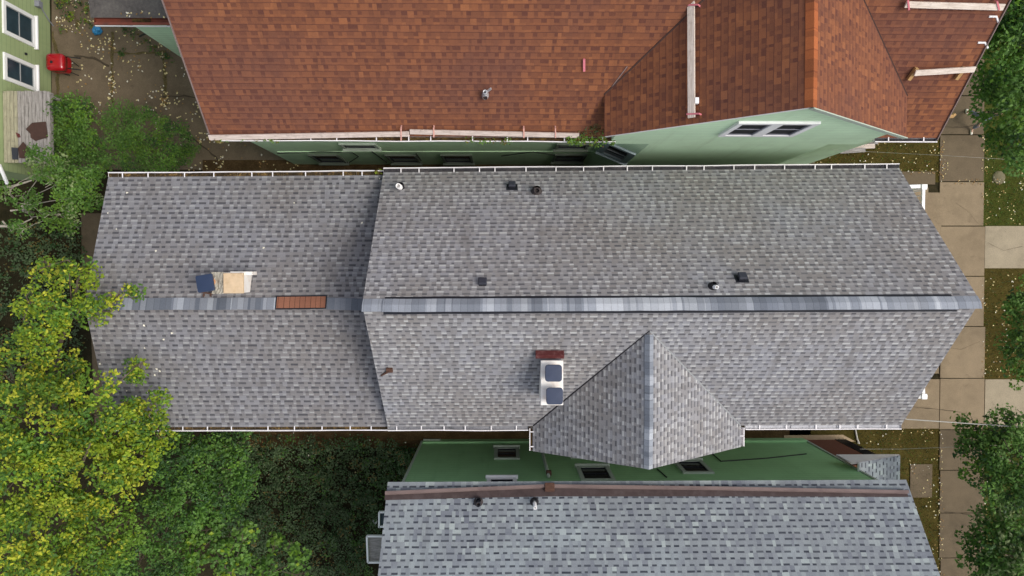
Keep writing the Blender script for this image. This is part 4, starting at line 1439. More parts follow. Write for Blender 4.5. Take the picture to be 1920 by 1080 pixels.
# red grill, blue bag, stone
gc = P(105, 117, 1.0)
gr = thing('barbecue_grill', 'red barbecue grill with rounded lid standing by the yellow-green wall', 'grill', V((gc.x, gc.y, 0)))
s = MB()
rbox(s, (gc.x, gc.y, 0.85), 0.60, 0.58, 0.22, 0.12, 0.05)
s.build('lid', M['redpaint'], gr, smooth=True)
s = MB()
rbox(s, (gc.x, gc.y, 0.62), 0.58, 0.56, 0.22, 0.1, 0.0)
s.build('fire_box', M['redpaint'], gr)
s = MB()
s.lathe(V((gc.x - 0.08, gc.y - 0.02, 1.105)), [(0.05, 0), (0.05, 0.02), (0.001, 0.025)], 12)
s.build('lid_vent', M['black'], gr)
for dy in (0.20, -0.20):
    s = MB()
    s.tube([V((gc.x + 0.25, gc.y + dy + 0.06, 0.80)), V((gc.x + 0.72, gc.y + dy, 0.80))], 0.018, 8)
    s.build('handle', M['black'], gr)
for dx, dy in ((-0.22, -0.22), (0.22, -0.22), (-0.22, 0.22), (0.22, 0.22)):
    s = MB()
    s.tube([V((gc.x + dx, gc.y + dy, 0.64)), V((gc.x + dx * 0.75, gc.y + dy * 0.75, 0.0))], 0.015, 8)
    s.build('leg', M['black'], gr)
import mathutils
def lump(name, c, r, m, label, cat, seed, flat=1.0, n=(14, 9), amp=0.25):
    rnd = random.Random(seed)
    mb = MB()
    off = V((rnd.random() * 9, rnd.random() * 9, rnd.random() * 9))
    def pt(i, j):
        th, ph = 2 * math.pi * i / n[0], math.pi * j / n[1]
        d = V((math.sin(ph) * math.cos(th), math.sin(ph) * math.sin(th), math.cos(ph)))
        k = 1 + amp * mathutils.noise.noise(d * 2.1 + off) + amp * 0.5 * mathutils.noise.noise(d * 5 + off)
        q = d * r * k
        q.z *= flat
        return c + q
    for j in range(n[1]):
        for i in range(n[0]):
            i2 = (i + 1) % n[0]
            f = [pt(i, j + 1), pt(i2, j + 1), pt(i2, j), pt(i, j)]
            if j == 0:
                f = f[:3]
            elif j == n[1] - 1:
                f = [f[0]] + f[2:]
            mb.face(f)
    o = mb.build(name, m, None, smooth=True)
    return tag(o, label, cat)


lump('plastic_bag', P(182, 57, 0.12), 0.14, M['bluebag'], 'crumpled bright blue plastic bag on the leafy yard', 'bag', 3, 0.8, (22, 14), 0.6)
lump('stone', P(1873, 333, 0.0), 0.25, M['stone'], 'flat dull stone in the grass beside the sidewalk', 'stone', 5, 0.25)
lump('stone', P(703, 978, 0.1), 0.09, M['white'], 'small white ball lying behind the blue-grey roof', 'ball', 8, 1.0)
sheetpoly('plank_pile', [(742, 848), (755, 843), (761, 868), (750, 874)], 0.10, M['yellowwood'], 0.05, 'short tan board lying in the weeds beside the deep green wall', 'board')
pl = [(1574, 270, 1646, 266, 'deckwood', 'upper'), (1578, 276, 1640, 274, 'plank', 'middle'), (1575, 284, 1622, 281, 'deckwood', 'lower')]
for i, (x0, y0, x1, y1, mm, wd) in enumerate(pl):
    s = MB()
    s.bar(P(x0, y0, 0.10 + 0.06 * i), P(x1, y1, 0.10 + 0.06 * i), 0.16, 0.05)
    tag(s.build('loose_board', M[mm]), wd + ' weathered board of the three lying below the orange gable', 'board', 'loose boards by the orange house')
s = MB()
s.tube([P(1502, 304, 0.3), P(1530, 290, 0.5), P(1562, 279, 0.6), P(1576, 277, 0.75), P(1579, 271, 1.0)], 0.05, 8)
tag(s.build('drain_pipe', M['gutterw'], None, smooth=True), 'bent white drain pipe lying at the foot of the orange gable', 'pipe')
s = MB()
s.tube([P(1604, 806, 0.05), P(1607, 822, 0.05), P(1611, 832, 0.05), P(1608, 830, 0.05)], 0.03, 6)
tag(s.build('hose', M['cable']), 'short pale hose end on the lawn below the grey gutter', 'hose')


def cable(pts, r, m, label, sag=0.0):
    s = MB()
    n = 16
    out = []
    for a, b in zip(pts, pts[1:]):
        for i in range(n):
            t = i / n
            out.append(a.lerp(b, t) - Z * sag * 4 * t * (1 - t))
    out.append(pts[-1])
    s.tube(out, r, 6)
    return tag(s.build('service_cable', m), label, 'cable', 'overhead cables')


cable([P(1672, 778, 5.3), P(1700, 786, 5.4), P(1990, 806, 6.3)], 0.015, M['cable'], 'thick pale cable running from the grey gable towards the lower right trees')
cable([P(1612, 842, 3.6), P(1690, 842, 3.8), P(1990, 830, 5.5)], 0.005, M['cable'], 'thin cable above the leafy lawn, starting at the white porch edge')
cable([P(1560, 281, 3.5), P(1760, 291, 4.0), P(1990, 305, 5.0)], 0.004, M['cable'], 'thin cable above the upper lawn and sidewalk, starting below the orange gable')

# ------------------------------------------------------------------ trees and plants
def leaves(rnd, mb, c, R, n, size, mats, flatten=0.8, upb=1.0, elong=0.6):
    for _ in range(n):
        while True:
            d = V((rnd.uniform(-1, 1), rnd.uniform(-1, 1), rnd.uniform(-1, 1)))
            if 0.02 < d.length <= 1:
                break
        d = d * (0.55 + 0.45 * rnd.random()) / max(d.length, 0.6)
        p = c + V((d.x * R, d.y * R, d.z * R * flatten))
        nrm = V((rnd.gauss(0, .55) + d.x * .5, rnd.gauss(0, .55) + d.y * .5, upb)).normalized()
        t = nrm.orthogonal().normalized()
        t = Matrix.Rotation(rnd.uniform(0, 6.283), 3, nrm) @ t
        b = nrm.cross(t)
        L = size * rnd.uniform(0.65, 1.3)
        W = L * elong
        fold = nrm * (-0.15 * W)
        mb.face([p - t * L * 0.5, p + b * W * 0.5 + fold, p + t * L * 0.5, p - b * W * 0.5 + fold], [(0, 0), (1, 0), (1, 1), (0, 1)], mats(rnd))


def crown_blobs(rnd, mb, blobs, dens, size, wts, noise, cl=(0.22, 0.42), per=34, flatten=0.8, elong=0.6):
    """each blob is a cloud of leaf clumps that sit mostly near its outside"""
    for c, r, rz in blobs:
        k = max(4, int(dens * 2.6 * r * r))
        pick = picker([w_ * math.exp(rnd.gauss(0, 0.55)) for w_ in wts], noise)
        for _ in range(k):
            d = V((rnd.gauss(0, 1), rnd.gauss(0, 1), rnd.gauss(0.25, 0.8))).normalized()
            s = rnd.uniform(0.35, 1.0) ** 0.6
            q = c + V((d.x * r * s, d.y * r * s, d.z * rz * s))
            R = rnd.uniform(*cl)
            mt = pick(rnd)
            leaves(rnd, mb, q, R, int(per * (R / 0.32) ** 2), size, mt, flatten, elong=elong)


def picker(wts, noise=0.25):
    idx = list(range(len(wts)))
    def pick(rnd):
        m = rnd.choices(idx, wts)[0]
        def f(r2):
            if r2.random() < noise:
                return r2.choices(idx, wts)[0]
            return m
        return f
    return pick


def tree(name, label, cat, base, blobs, dens, size, mats, wts, seed, trunk_r=0.12, bark='bark', cl=(0.22, 0.42), per=34, group=None, limbs=True, elong=0.6, noise=0.25, extra=None):
    rnd = random.Random(seed)
    root = thing(name, label, cat, V((base.x, base.y, 0)), group)
    mb = MB()
    top = max((b[0].z for b in blobs))
    mid_ = sum((b[0] for b in blobs), V((0, 0, 0))) / len(blobs)
    fork = V((base.x * 0.7 + mid_.x * 0.3, base.y * 0.7 + mid_.y * 0.3, top * 0.45))
    mb.tube([V((base.x, base.y, -0.05)), V((base.x, base.y, 0.4)).lerp(fork, 0.35), fork], [trunk_r * 1.35, trunk_r, trunk_r * 0.75], 10)
    for c, r, rz in blobs:
        src = fork
        if r < 0.5:
            bigs = [b_[0] for b_ in blobs if b_[1] > r * 1.3]
            if bigs:
                src = min(bigs, key=lambda q_: (q_ - c).length) - Z * 0.15
        m1 = src.lerp(c, 0.5) + V((rnd.uniform(-.3, .3), rnd.uniform(-.3, .3), rnd.uniform(0, .35)))
        mb.tube([src - Z * 0.05, m1, c], [trunk_r * 0.42, trunk_r * 0.24, trunk_r * 0.1] if src is fork else [trunk_r * .14, trunk_r * .1, trunk_r * .05], 7)
        for _ in range(4):
            d = V((rnd.gauss(0, 1), rnd.gauss(0, 1), rnd.gauss(0.3, .6))).normalized()
            e = c + V((d.x * r * .9, d.y * r * .9, d.z * rz * .9))
            m2 = c.lerp(e, 0.5) + V((rnd.uniform(-.1, .1), rnd.uniform(-.1, .1), 0.08))
            mb.tube([m1.lerp(c, 0.7), m2, e], [trunk_r * 0.1, trunk_r * 0.07, 0.006], 5)
    for lim in (extra or []):
        mb.tube(lim[0], lim[1], 7)
    mb.build('trunk', M[bark], root, smooth=False)
    cb = MB()
    crown_blobs(rnd, cb, blobs, dens, size, wts, noise, cl, per, elong=elong)
    cb.build('crown', [LEAF[m] for m in mats], root)
    return root


def bl(lst):
    return [(P(x, y, z), r, rz) for x, y, z, r, rz in lst]


# tall yellow-green tree over the rear roof
tree('yellow_tree', 'tall yellow-green tree leaning over the left end of the grey roof', 'tree', P(150, 820, 0),
     bl([(70, 790, 7.6, 1.15, .9), (180, 770, 7.5, .95, .7), (50, 900, 7.9, 1.2, .9), (160, 890, 7.7, 1.2, .8), (240, 860, 7.0, .8, .6), (80, 1010, 7.8, 1.25, .9),
         (190, 1000, 7.2, 1.0, .7), (20, 700, 6.9, .8, .6), (110, 700, 6.6, .7, .5), (-20, 1080, 7.6, 1.1, .9), (120, 1100, 7.3, 1.1, .8), (250, 790, 6.9, .55, .4),
         (120, 570, 6.9, .62, .45), (80, 630, 6.8, .62, .45), (150, 515, 6.9, .5, .35), (85, 500, 6.7, .32, .3), (60, 560, 6.6, .4, .35), (170, 585, 7.0, .4, .3),
         (215, 552, 7.2, .26, .14), (248, 548, 7.25, .15, .1), (259, 683, 7.0, .2, .14), (256, 705, 6.9, .13, .1), (292, 752, 6.95, .22, .16), (283, 790, 6.9, .3, .2), (300, 822, 6.6, .3, .3)]),
     26, 0.105, ['yel', 'yel2', 'lime', 'grn'], [20, 33, 32, 15], 11, 0.17, cl=(0.12, 0.34), per=58, noise=0.35)
tree('green_tree', 'dark green tree beside the lower rear gutter, right of the yellow-green tree', 'tree', P(370, 900, 0),
     bl([(330, 860, 5.0, .85, .6), (400, 860, 4.6, .8, .6), (440, 830, 4.2, .55, .5), (350, 940, 4.7, .85, .6), (420, 930, 4.3, .8, .6), (450, 900, 4.0, .5, .45), (300, 930, 5.2, .6, .5), (390, 990, 3.9, .6, .5), (300, 1010, 5.0, .6, .5), (260, 1060, 5.0, .7, .5), (330, 1070, 4.6, .6, .5), (225, 1095, 5.2, .6, .5)]),
     30, 0.10, ['grn', 'dark', 'lime', 'grn2'], [46, 34, 6, 14], 12, 0.13, cl=(0.16, 0.34), per=44)
tree('maple_sapling', 'pale green young maple at the bottom edge, below the dark green tree', 'tree', P(440, 1060, 0),
     bl([(430, 1040, 4.3, .62, .35), (365, 1040, 4.4, .5, .35), (500, 1075, 4.2, .45, .3), (560, 1050, 4.3, .3, .22), (520, 1020, 3.9, .28, .2), (395, 985, 4.3, .35, .25), (460, 1000, 4.2, .3, .2), (330, 1080, 4.4, .5, .4), (560, 1080, 4.0, .32, .22), (545, 1020, 4.1, .2, .15)]),
     30, 0.14, ['grn2', 'grn', 'lime', 'yel2'], [48, 26, 18, 8], 13, 0.09, cl=(0.16, 0.30), per=24, elong=0.85)
tree('leafy_shrub', 'bushy green shrub beside the weathered deck', 'shrub', P(140, 240, 0),
     bl([(140, 215, 2.0, .65, .6), (120, 270, 1.9, .6, .5), (165, 270, 2.0, .6, .5), (135, 320, 2.0, .55, .5), (110, 205, 1.6, .4, .4)]),
     44, 0.085, ['grn2', 'grn', 'dark', 'lime'], [38, 38, 12, 12], 14, 0.06, group='shrubs in the yard', cl=(0.16, 0.32), per=60)
tree('leafy_shrub', 'wide feathery green shrub in the yard above the grey rear gutter', 'shrub', P(260, 270, 0),
     bl([(225, 240, 2.1, .62, .5), (280, 245, 2.1, .7, .5), (330, 260, 1.8, .55, .45), (250, 295, 2.1, .6, .5), (310, 300, 1.8, .55, .45), (205, 290, 2.1, .5, .45), (355, 290, 1.5, .35, .3), (230, 205, 1.7, .35, .3)]),
     44, 0.080, ['grn2', 'grn', 'dark', 'lime'], [42, 36, 10, 12], 15, 0.06, group='shrubs in the yard', cl=(0.15, 0.30), per=70, elong=0.45)
ex = [([P(0, 352, 3.4), P(25, 349, 3.5), P(60, 338, 3.6)], [.05, .04, .02]), ([P(-10, 424, 3.4), P(30, 424, 3.5), P(60, 410, 3.6)], [.045, .035, .015]),
      ([P(20, 395, 3.4), P(45, 392, 3.4)], [.03, .012]), ([P(5, 415, 3.3), P(25, 437, 3.4)], [.03, .012])]
tree('left_tree', 'small green tree with bare pale branches at the left edge, above the yellow-green tree', 'tree', P(60, 400, 0),
     bl([(120, 340, 4.2, .62, .5), (90, 310, 4.0, .5, .4), (150, 370, 4.2, .55, .4), (110, 400, 4.0, .5, .4), (50, 375, 3.8, .35, .3), (40, 432, 3.7, .28, .2), (15, 360, 3.8, .35, .3), (170, 340, 4.2, .4, .35), (75, 290, 3.7, .35, .3), (135, 420, 3.7, .3, .25)]),
     34, 0.095, ['grn2', 'grn', 'lime', 'pale'], [40, 32, 20, 8], 16, 0.06, 'palebark', extra=ex, cl=(0.15, 0.32), per=50)
tree('street_tree', 'large dark green street tree at the upper right beside the orange roof', 'tree', P(1905, 150, 0),
     bl([(1880, 40, 6.6, .85, .6), (1930, 20, 7.2, .9, .7), (1870, 110, 6.6, .8, .6), (1930, 110, 7.4, 1.0, .7), (1880, 200, 6.2, .75, .5), (1935, 200, 7.0, .9, .6), (1895, 270, 5.8, .6, .5), (1945, 290, 6.6, .7, .6), (1850, 160, 5.6, .4, .3), (1960, -40, 7.3, 1.0, .7), (1870, -30, 6.8, .8, .6)]),
     22, 0.12, ['dark', 'grn', 'grn2', 'lime'], [18, 40, 30, 12], 17, 0.16, group='street trees along the sidewalk', cl=(0.2, 0.38), per=38)
tree('street_tree', 'middle right street tree, only its leafy left edge in view between the two walks', 'tree', P(1975, 640, 0),
     bl([(1930, 590, 6.2, .62, .5), (1915, 640, 6.0, .5, .45), (1935, 690, 6.0, .55, .5), (1975, 640, 6.6, .9, .6), (1910, 575, 5.8, .3, .3), (1928, 545, 6.0, .35, .3)]),
     24, 0.11, ['dark', 'grn', 'grn2', 'lime'], [18, 40, 30, 12], 18, 0.14, group='street trees along the sidewalk', cl=(0.2, 0.36), per=38)
tree('street_tree', 'dark green street tree at the lower right, crossed by the thick pale cable', 'tree', P(1920, 850, 0),
     bl([(1870, 800, 5.6, .6, .4), (1840, 840, 5.4, .6, .4), (1900, 850, 6.2, .8, .5), (1850, 890, 5.6, .6, .4), (1820, 800, 5.2, .36, .25), (1935, 800, 6.0, .7, .5), (1900, 910, 6.2, .75, .5), (1950, 900, 6.6, .9, .6), (1890, 780, 5.6, .35, .25)]),
     22, 0.115, ['dark', 'grn', 'grn2', 'lime'], [18, 40, 30, 12], 19, 0.14, group='street trees along the sidewalk', cl=(0.2, 0.36), per=38)
tree('street_tree', 'street tree in the lower right corner with fresher green leaves', 'tree', P(1930, 1030, 0),
     bl([(1860, 970, 5.2, .55, .4), (1850, 1020, 5.4, .6, .4), (1890, 1040, 6.0, .75, .5), (1840, 1060, 5.2, .5, .4), (1920, 990, 6.0, .75, .5), (1940, 1070, 6.5, .9, .6), (1870, 1090, 5.8, .7, .5), (1825, 1010, 4.9, .25, .2)]),
     22, 0.125, ['dark', 'grn', 'grn2', 'pale'], [12, 36, 38, 14], 20, 0.14, group='street trees along the sidewalk', cl=(0.2, 0.36), per=36)


def weeds(name, label, pix, n, size, mats, wts, seed, h=(0.05, 0.5), cl=(0.1, 0.25), per=16, kind=None, cat='weeds', plane=None):
    rnd = random.Random(seed)
    mb = MB()
    pk = picker(wts, 0.3)
    def inside(x, y):
        c = False
        j = len(pix) - 1
        for i in range(len(pix)):
            xi, yi = pix[i]
            xj, yj = pix[j]
            if (yi > y) != (yj > y) and x < (xj - xi) * (y - yi) / (yj - yi) + xi:
                c = not c
            j = i
        return c
    x0, x1 = min(p[0] for p in pix), max(p[0] for p in pix)
    y0, y1 = min(p[1] for p in pix), max(p[1] for p in pix)
    k = 0
    while k < n:
        x, y = rnd.uniform(x0, x1), rnd.uniform(y0, y1)
        if not inside(x, y):
            continue
        k += 1
        q = RP(x, y, plane) if plane else P(x, y, 0)
        leaves(rnd, mb, q + Z * rnd.uniform(*h), rnd.uniform(*cl), per, size, pk(rnd), 0.7)
    o = mb.build(name, [LEAF[m] for m in mats])
    return tag(o, label, cat, None, kind or 'stuff')


weeds('undergrowth', 'dark tangle of undergrowth behind the blue-grey roof', [(420, 815), (700, 815), (780, 835), (785, 880), (720, 905), (715, 1000), (690, 1090), (440, 1090)],
      1500, 0.085, ['deep', 'dark', 'tan', 'grn'], [64, 24, 5, 7], 31, (0.0, 1.3), (0.14, 0.34), 15, 'stuff', 'undergrowth')
weeds('undergrowth', 'dark undergrowth in the shade left of the grey roof', [(-30, 420), (150, 420), (165, 520), (165, 720), (-30, 720)],
      420, 0.10, ['deep', 'dark', 'tan'], [70, 20, 10], 32, (0.0, 0.5), (0.12, 0.3), 16, 'stuff', 'undergrowth')
weeds('yard_weeds', 'yellowing weeds along the yard edge near the blue bag', [(100, -20), (170, -20), (178, 55), (120, 60)], 46, 0.075, ['grn2', 'tan', 'yel2', 'dark'], [30, 30, 20, 20], 33, (0.02, 0.4), (0.08, 0.2), 14)
weeds('wall_weeds', 'row of low weeds under the pale green wing wall', [(205, 48), (250, 50), (300, 92), (330, 118), (300, 108), (240, 62)], 26, 0.07, ['grn', 'tan', 'dark'], [40, 25, 35], 34, (0.02, 0.2), (0.06, 0.15), 12)
weeds('yard_tuft', 'small dark weed tuft in the joint of the yard slabs', [(222, 92), (236, 92), (236, 104), (222, 104)], 6, 0.06, ['dark', 'grn'], [60, 40], 35, (0.02, 0.1), (0.06, 0.12), 14)
weeds('gutter_weeds', 'weeds sprouting from the orange house gutter near its gable', [(1070, 256), (1150, 260), (1150, 270), (1060, 270)], 34, 0.065, ['lime', 'grn2', 'tan', 'yel2'], [30, 35, 20, 15], 36, (-0.05, 0.2), (0.05, 0.16), 10, plane=(V((0, yo, zo)), Z))
weeds('gutter_weeds', 'sparse weeds in the middle of the orange house gutter', [(860, 262), (955, 262), (955, 268), (860, 268)], 12, 0.06, ['lime', 'grn2', 'tan'], [30, 40, 30], 37, (-0.05, 0.12), (0.04, 0.12), 8, plane=(V((0, yo, zo)), Z))
weeds('gutter_weeds', 'short weeds at the left end of the orange house gutter', [(405, 261), (525, 261), (525, 266), (405, 266)], 16, 0.055, ['lime', 'grn2', 'tan'], [30, 30, 40], 38, (-0.06, 0.06), (0.04, 0.09), 8, plane=(V((0, yo, zo)), Z))
weeds('gutter_weeds', 'small yellow weed in the step between the two grey gutters', [(702, 320), (717, 318), (718, 328), (703, 330)], 6, 0.06, ['yel2', 'tan'], [50, 50], 39, (-0.03, 0.1), (0.04, 0.1), 8, plane=(V((0, 0, zE2)), Z))
weeds('creeper', 'creeper at the right foot of the orange gable wall', [(1505, 298), (1560, 272), (1590, 262), (1650, 266), (1585, 276), (1540, 292)], 34, 0.07, ['grn', 'tan', 'lime', 'dark'], [34, 26, 18, 22], 40, (0.1, 1.0), (0.08, 0.2), 14, cat='creeper')
weeds('wall_plant', 'low green plants at the left corner of the deep green wall', [(755, 838), (785, 838), (775, 870), (750, 900), (725, 892)], 34, 0.075, ['grn', 'lime', 'tan', 'dark'], [30, 15, 20, 35], 41, (0.02, 0.35), (0.08, 0.2), 13, cat='plant')
weeds('roof_moss', 'moss and leaf litter in the orange roof corner left of the gable', [(1090, 240), (1132, 232), (1132, 252), (1085, 252)], 26, 0.05, ['tan', 'deep', 'tan'], [50, 30, 20], 42, (0.0, 0.03), (0.04, 0.1), 9, kind='stuff', cat='moss', plane=oP)  # scattered flakes that darken this corner

# grass blades and leaf litter on the lawns
def grass(name, label, regions, n, seed, mats, wts):
    rnd = random.Random(seed)
    mb = MB()
    for (x0, y0, x1, y1) in regions:
        a, b = P(x0, y0), P(x1, y1)
        k = int(n * abs((b.x - a.x) * (a.y - b.y)))
        for _ in range(k):
            p = V((rnd.uniform(a.x, b.x), rnd.uniform(b.y, a.y), 0.005))
            h = rnd.uniform(0.04, 0.10)
            an = rnd.uniform(0, 6.28)
            d = V((math.cos(an), math.sin(an), 0))
            w_ = V((-d.y, d.x, 0)) * 0.012
            mb.face([p - w_, p + w_, p + d * h * 0.8 + Z * h], [(0, 0), (1, 0), (0, 1)], rnd.choices(range(len(mats)), wts)[0])
    o = mb.build(name, [LEAF[m] for m in mats])
    return tag(o, label, 'grass', None, 'stuff')


grass('grass', 'brown and olive grass on the front lawns', [(1500, 255, 1760, 322), (1600, 806, 1760, 1090), (1845, 505, 1925, 708)], 150, 51, ['tan', 'deep', 'grn', 'lime'], [60, 18, 14, 8])
grass('verge_grass', 'greener grass on the verge beside the sidewalk', [(1845, 250, 1925, 421), (1845, 805, 1925, 1090)], 170, 52, ['tan', 'grn', 'grn2', 'deep'], [25, 35, 20, 20])


def litter(name, label, regions, seed, size=(0.05, 0.10), z=0.02, mats=('dry', 'dry2', 'dry3'), wts=(50, 20, 30), plane=None):
    rnd = random.Random(seed)
    mb = MB()
    for (x0, y0, x1, y1, n) in regions:
        for _ in range(n):
            for _t in range(6):
                x, y = rnd.uniform(x0, x1), rnd.uniform(y0, y1)
                if mathutils.noise.noise(V((x * 0.03, y * 0.03, seed))) + rnd.uniform(-.25, .25) > 0.05:
                    break
            p = (RP(x, y, plane) + plane[1] * 0.015) if plane else P(x, y, 0) + Z * (z + rnd.uniform(0, 0.02))
            an = rnd.uniform(0, 6.28)
            nm = V((rnd.gauss(0, .25), rnd.gauss(0, .25), 1)).normalized()
            d = nm.orthogonal().normalized()
            d = Matrix.Rotation(an, 3, nm) @ d
            e = nm.cross(d)
            s = rnd.uniform(*size)
            mb.face([p - d * s * .5, p + e * s * .35 + Z * .01, p + d * s * .5, p - e * s * .35 + Z * .01], [(0, 0), (1, 0), (1, 1), (0, 1)], rnd.choices(range(len(mats)), wts)[0])
    o = mb.build(name, [M[m] for m in mats])
    return tag(o, label, 'leaf litter', None, 'stuff')


litter('fallen_leaves', 'pale fallen leaves strewn over the yard slabs', [(100, 0, 180, 60, 80), (150, 55, 330, 130, 110), (120, 110, 400, 220, 130), (290, 180, 420, 320, 120), (400, 265, 560, 318, 40), (205, 60, 218, 200, 50), (302, 100, 316, 200, 40)], 61)
litter('lawn_leaves', 'yellow fallen leaves on the front lawns', [(1520, 265, 1765, 322, 110), (1620, 806, 1765, 1085, 170), (1845, 505, 1925, 708, 120), (1845, 290, 1925, 421, 90), (1762, 300, 1775, 342, 20), (1755, 806, 1766, 1085, 22)], 62, (0.03, 0.075), 0.06)
litter('edge_leaves', 'brown and yellow leaves drifted along the sidewalk edges', [(1760, 250, 1768, 345, 26), (1838, 250, 1850, 424, 34), (1838, 505, 1850, 708, 40), (1756, 806, 1768, 1085, 40), (1838, 860, 1850, 1085, 30), (1700, 318, 1760, 330, 22), (1690, 800, 1760, 812, 26), (1764, 336, 1840, 346, 24)], 65, (0.03, 0.07), 0.055, wts=(30, 8, 62))
litter('gutter_leaves', 'pale leaves caught in the rusty red gutter', [(180, 22, 320, 34, 16)], 63, (0.05, 0.1), plane=(V((0, 0, zw + 0.02)), Z))
litter('ground_leaves', 'few fallen leaves around the undergrowth', [(440, 825, 790, 900, 40), (600, 900, 715, 1080, 16), (450, 808, 720, 830, 8)], 64, (0.04, 0.08), 0.25)

# leaves one can count on the grey rear roof
rr = [(239, 362, 1), (203, 400, 0), (219, 430, 0), (293, 471, 1), (495, 465, 1), (247, 510, 0), (552, 381, 0), (271, 610, 1), (323, 624, 1), (307, 636, 1), (272, 652, 0), (188, 682, 1), (294, 691, 1), (300, 695, 1), (291, 703, 1), (256, 742, 1), (238, 732, 0), (277, 735, 0), (679, 418, 1), (712, 335, 0)]
for i, (px, py, big) in enumerate(rr):
    pl_ = rT if py < 570 else rB
    p = RP(px, py, pl_) + pl_[1] * 0.012
    mb = MB()
    s_ = 0.075 if big else 0.05
    an = random.uniform(0, 6.28)
    nrm = pl_[1]
    d = Matrix.Rotation(an, 3, nrm) @ nrm.orthogonal().normalized()
    e = nrm.cross(d)
    mb.face([p - d * s_ * .55, p - d * s_ * 0.1 + e * s_ * .4 + nrm * .012, p + d * s_ * .5, p - d * s_ * .1 - e * s_ * .4 + nrm * .014])
    tag(mb.build('fallen_leaf', M['dry2']), 'small pale dry leaf lying on the grey rear roof', 'leaf', 'dry leaves on the grey rear roof')

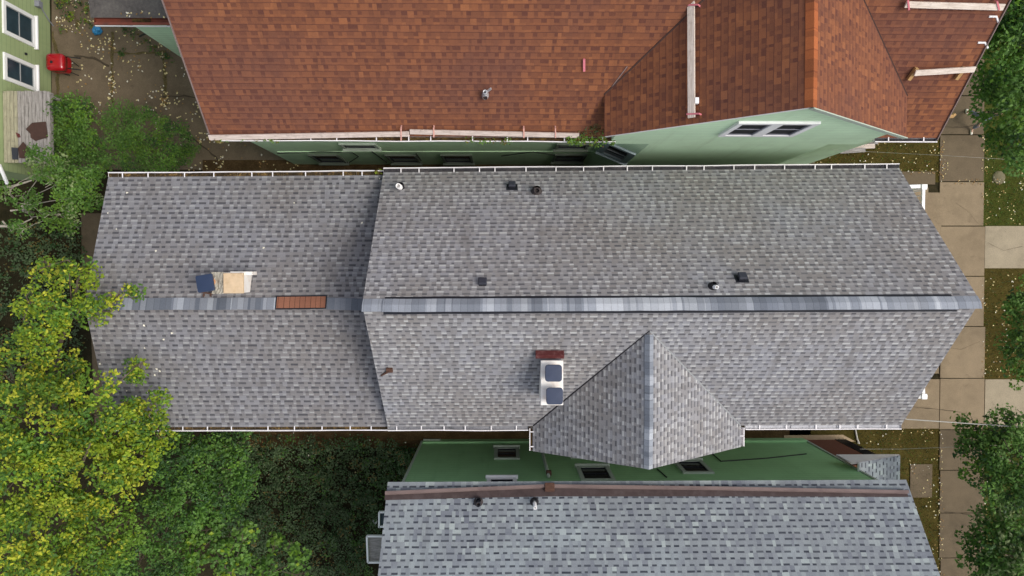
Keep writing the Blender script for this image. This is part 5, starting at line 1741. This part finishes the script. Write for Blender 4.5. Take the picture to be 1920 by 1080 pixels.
# ------------------------------------------------------------------ person walking on the sidewalk
def person():
    f1, f2 = P(1814, 246, 0.055), P(1816, 207, 0.055)
    hx = (f1.x + f2.x) / 2 + 0.02
    hy = (f1.y + f2.y) / 2
    O = V((hx, hy, 0.05))
    root = thing('person', 'person in dark jacket and grey-blue jeans striding along the sidewalk beside the upper right tree', 'person', V((hx, hy, 0)))
    def skin(name, verts, edges, mats, parent, sub=1, rootv=0):
        me = bpy.data.meshes.new(name)
        me.from_pydata([tuple(V(v[:3]) + O - V(parent.location)) for v in verts], edges, [])
        ob = bpy.data.objects.new(name, me)
        col.objects.link(ob)
        ob.parent = parent
        me.materials.append(mats)
        md = ob.modifiers.new('skin', 'SKIN')
        lay = me.skin_vertices[0] if me.skin_vertices else None
        for i, v in enumerate(verts):
            lay.data[i].radius = (v[3], v[3])
            lay.data[i].use_root = (i == rootv)
        md.use_smooth_shade = True
        ss = ob.modifiers.new('sub', 'SUBSURF')
        ss.levels = ss.render_levels = sub
        return ob
    # facing -Y; lead foot towards -Y
    ya, yb_ = f1.y - hy, f2.y - hy
    body = [(0, 0, .92, .125), (0, -.01, 1.12, .125), (0, -.02, 1.33, .14), (0, -.02, 1.46, .06), (0, -.03, 1.54, .055), (0, -.05, 1.62, .085), (0, -.05, 1.71, .075),
            (.17, -.02, 1.38, .055), (.23, .13, 1.13, .043), (.22, .06, .90, .032),
            (-.17, -.02, 1.38, .055), (-.23, -.15, 1.14, .043), (-.22, -.30, .95, .032),
            (.09, 0, .86, .09), (.09, ya * .45 - .05, .50, .062), (.09, ya * .9 + .04, .09, .04), (.09, ya - .10, .03, .035),
            (-.09, 0, .86, .09), (-.09, yb_ * .35, .48, .062), (-.09, yb_ * .9, .13, .04), (-.09, yb_ - .12, .03, .035),
            (0, -.14, 1.61, .018)]
    edges = [(0, 1), (1, 2), (2, 3), (3, 4), (4, 5), (5, 6), (2, 7), (7, 8), (8, 9), (2, 10), (10, 11), (11, 12), (0, 13), (13, 14), (14, 15), (15, 16), (0, 17), (17, 18), (18, 19), (19, 20), (5, 21)]
    for wrist, (wx, wy, wz), sgn in ((9, (.22, .06, .90), 1), (12, (-.22, -.30, .95), -1)):
        pi = len(body)
        body.append((wx, wy - .03, wz - .07, .03))
        edges.append((wrist, pi))
        for k, (ox, ln) in enumerate(((-.027, .065), (-.009, .078), (.009, .074), (.027, .058))):
            i0 = len(body)
            body.append((wx + ox * .7, wy - .045 + ox, wz - .11, .009))
            body.append((wx + ox * .7 - sgn * .012, wy - .05 + ox, wz - .11 - ln, .008))
            edges += [(pi, i0), (i0, i0 + 1)]
        i0 = len(body)
        body.append((wx - sgn * .02, wy - .075, wz - .085, .010))
        body.append((wx - sgn * .03, wy - .09, wz - .125, .009))
        edges += [(pi, i0), (i0, i0 + 1)]
    skin('body', body, edges, M['skin'], root)
    jk = [(0, -.01, .98, .142), (0, -.01, 1.12, .142), (0, -.02, 1.34, .155), (0, -.02, 1.45, .085), (.175, -.02, 1.385, .07), (.232, .13, 1.13, .056), (.222, .07, .93, .046),
          (-.175, -.02, 1.385, .07), (-.232, -.15, 1.14, .056), (-.222, -.28, .965, .046)]
    skin('jacket', jk, [(0, 1), (1, 2), (2, 3), (2, 4), (4, 5), (5, 6), (2, 7), (7, 8), (8, 9)], M['darkjacket'], root)
    tr = [(0, 0, .93, .14), (.09, 0, .85, .102), (.09, ya * .45 - .05, .50, .075), (.09, ya * .88 + .04, .12, .058),
          (-.09, 0, .85, .102), (-.09, yb_ * .35, .48, .075), (-.09, yb_ * .88, .16, .058)]
    skin('jeans', tr, [(0, 1), (1, 2), (2, 3), (0, 4), (4, 5), (5, 6)], M['jeans'], root)
    hr = [(0, -.03, 1.735, .085), (0, .01, 1.68, .085), (0, .03, 1.61, .06)]
    skin('hair', hr, [(0, 1), (1, 2)], M['hair'], root)
    for sx, yy in ((.09, ya), (-.09, yb_)):
        skin('shoe', [(sx, yy + .05, .045, .045), (sx, yy - .05, .04, .045), (sx, yy - .14, .032, .038)], [(0, 1), (1, 2)], M['shoe'], root)
    # face: eyes and mouth
    for sx in (-.032, .032):
        e = MB()
        c = O + V((sx, -.128, 1.635))
        e.lathe(c, [(0.001, -.010), (.010, -.004), (.010, .004), (0.001, .010)], 8)
        e.build('eye', M['black'], root, smooth=True)
    e = MB()
    e.box(O + V((0, -.133, 1.575)), (.045, .012, .010))
    e.build('mouth', M['redboard'], root, bevel=0.003)


person()

# ------------------------------------------------------------------ light
wd = bpy.data.worlds.new('World')
sc.world = wd
wd.use_nodes = True
nt = wd.node_tree
bg = nt.nodes['Background']
sky = nt.nodes.new('ShaderNodeTexSky')
sky.sky_type = 'NISHITA'
sky.sun_disc = False
SUN = V((0.56, -0.12, 0.82)).normalized()
sky.sun_elevation = math.asin(SUN.z)
sky.sun_rotation = math.atan2(SUN.x, SUN.y)
sky.air_density = 1.0
sky.dust_density = 3.0
sky.ozone_density = 0.6
hs = nt.nodes.new('ShaderNodeHueSaturation')
hs.inputs['Saturation'].default_value = 0.5
nt.links.new(sky.outputs[0], hs.inputs['Color'])
nt.links.new(hs.outputs[0], bg.inputs[0])
bg.inputs[1].default_value = 0.15
# (soft, mostly skylit daylight)
ld = bpy.data.lights.new('sun', 'SUN')
ld.energy = 1.35
ld.angle = rad(24)
ld.color = (1.0, 0.95, 0.87)
lo_ = bpy.data.objects.new('sun', ld)
col.objects.link(lo_)
lo_.rotation_euler = SUN.to_track_quat('Z', 'Y').to_euler()
lo_.location = (10, -5, 30)

sc.view_settings.view_transform = 'Standard'
sc.view_settings.look = 'None'
sc.view_settings.exposure = 0.52
sc.view_settings.gamma = 1
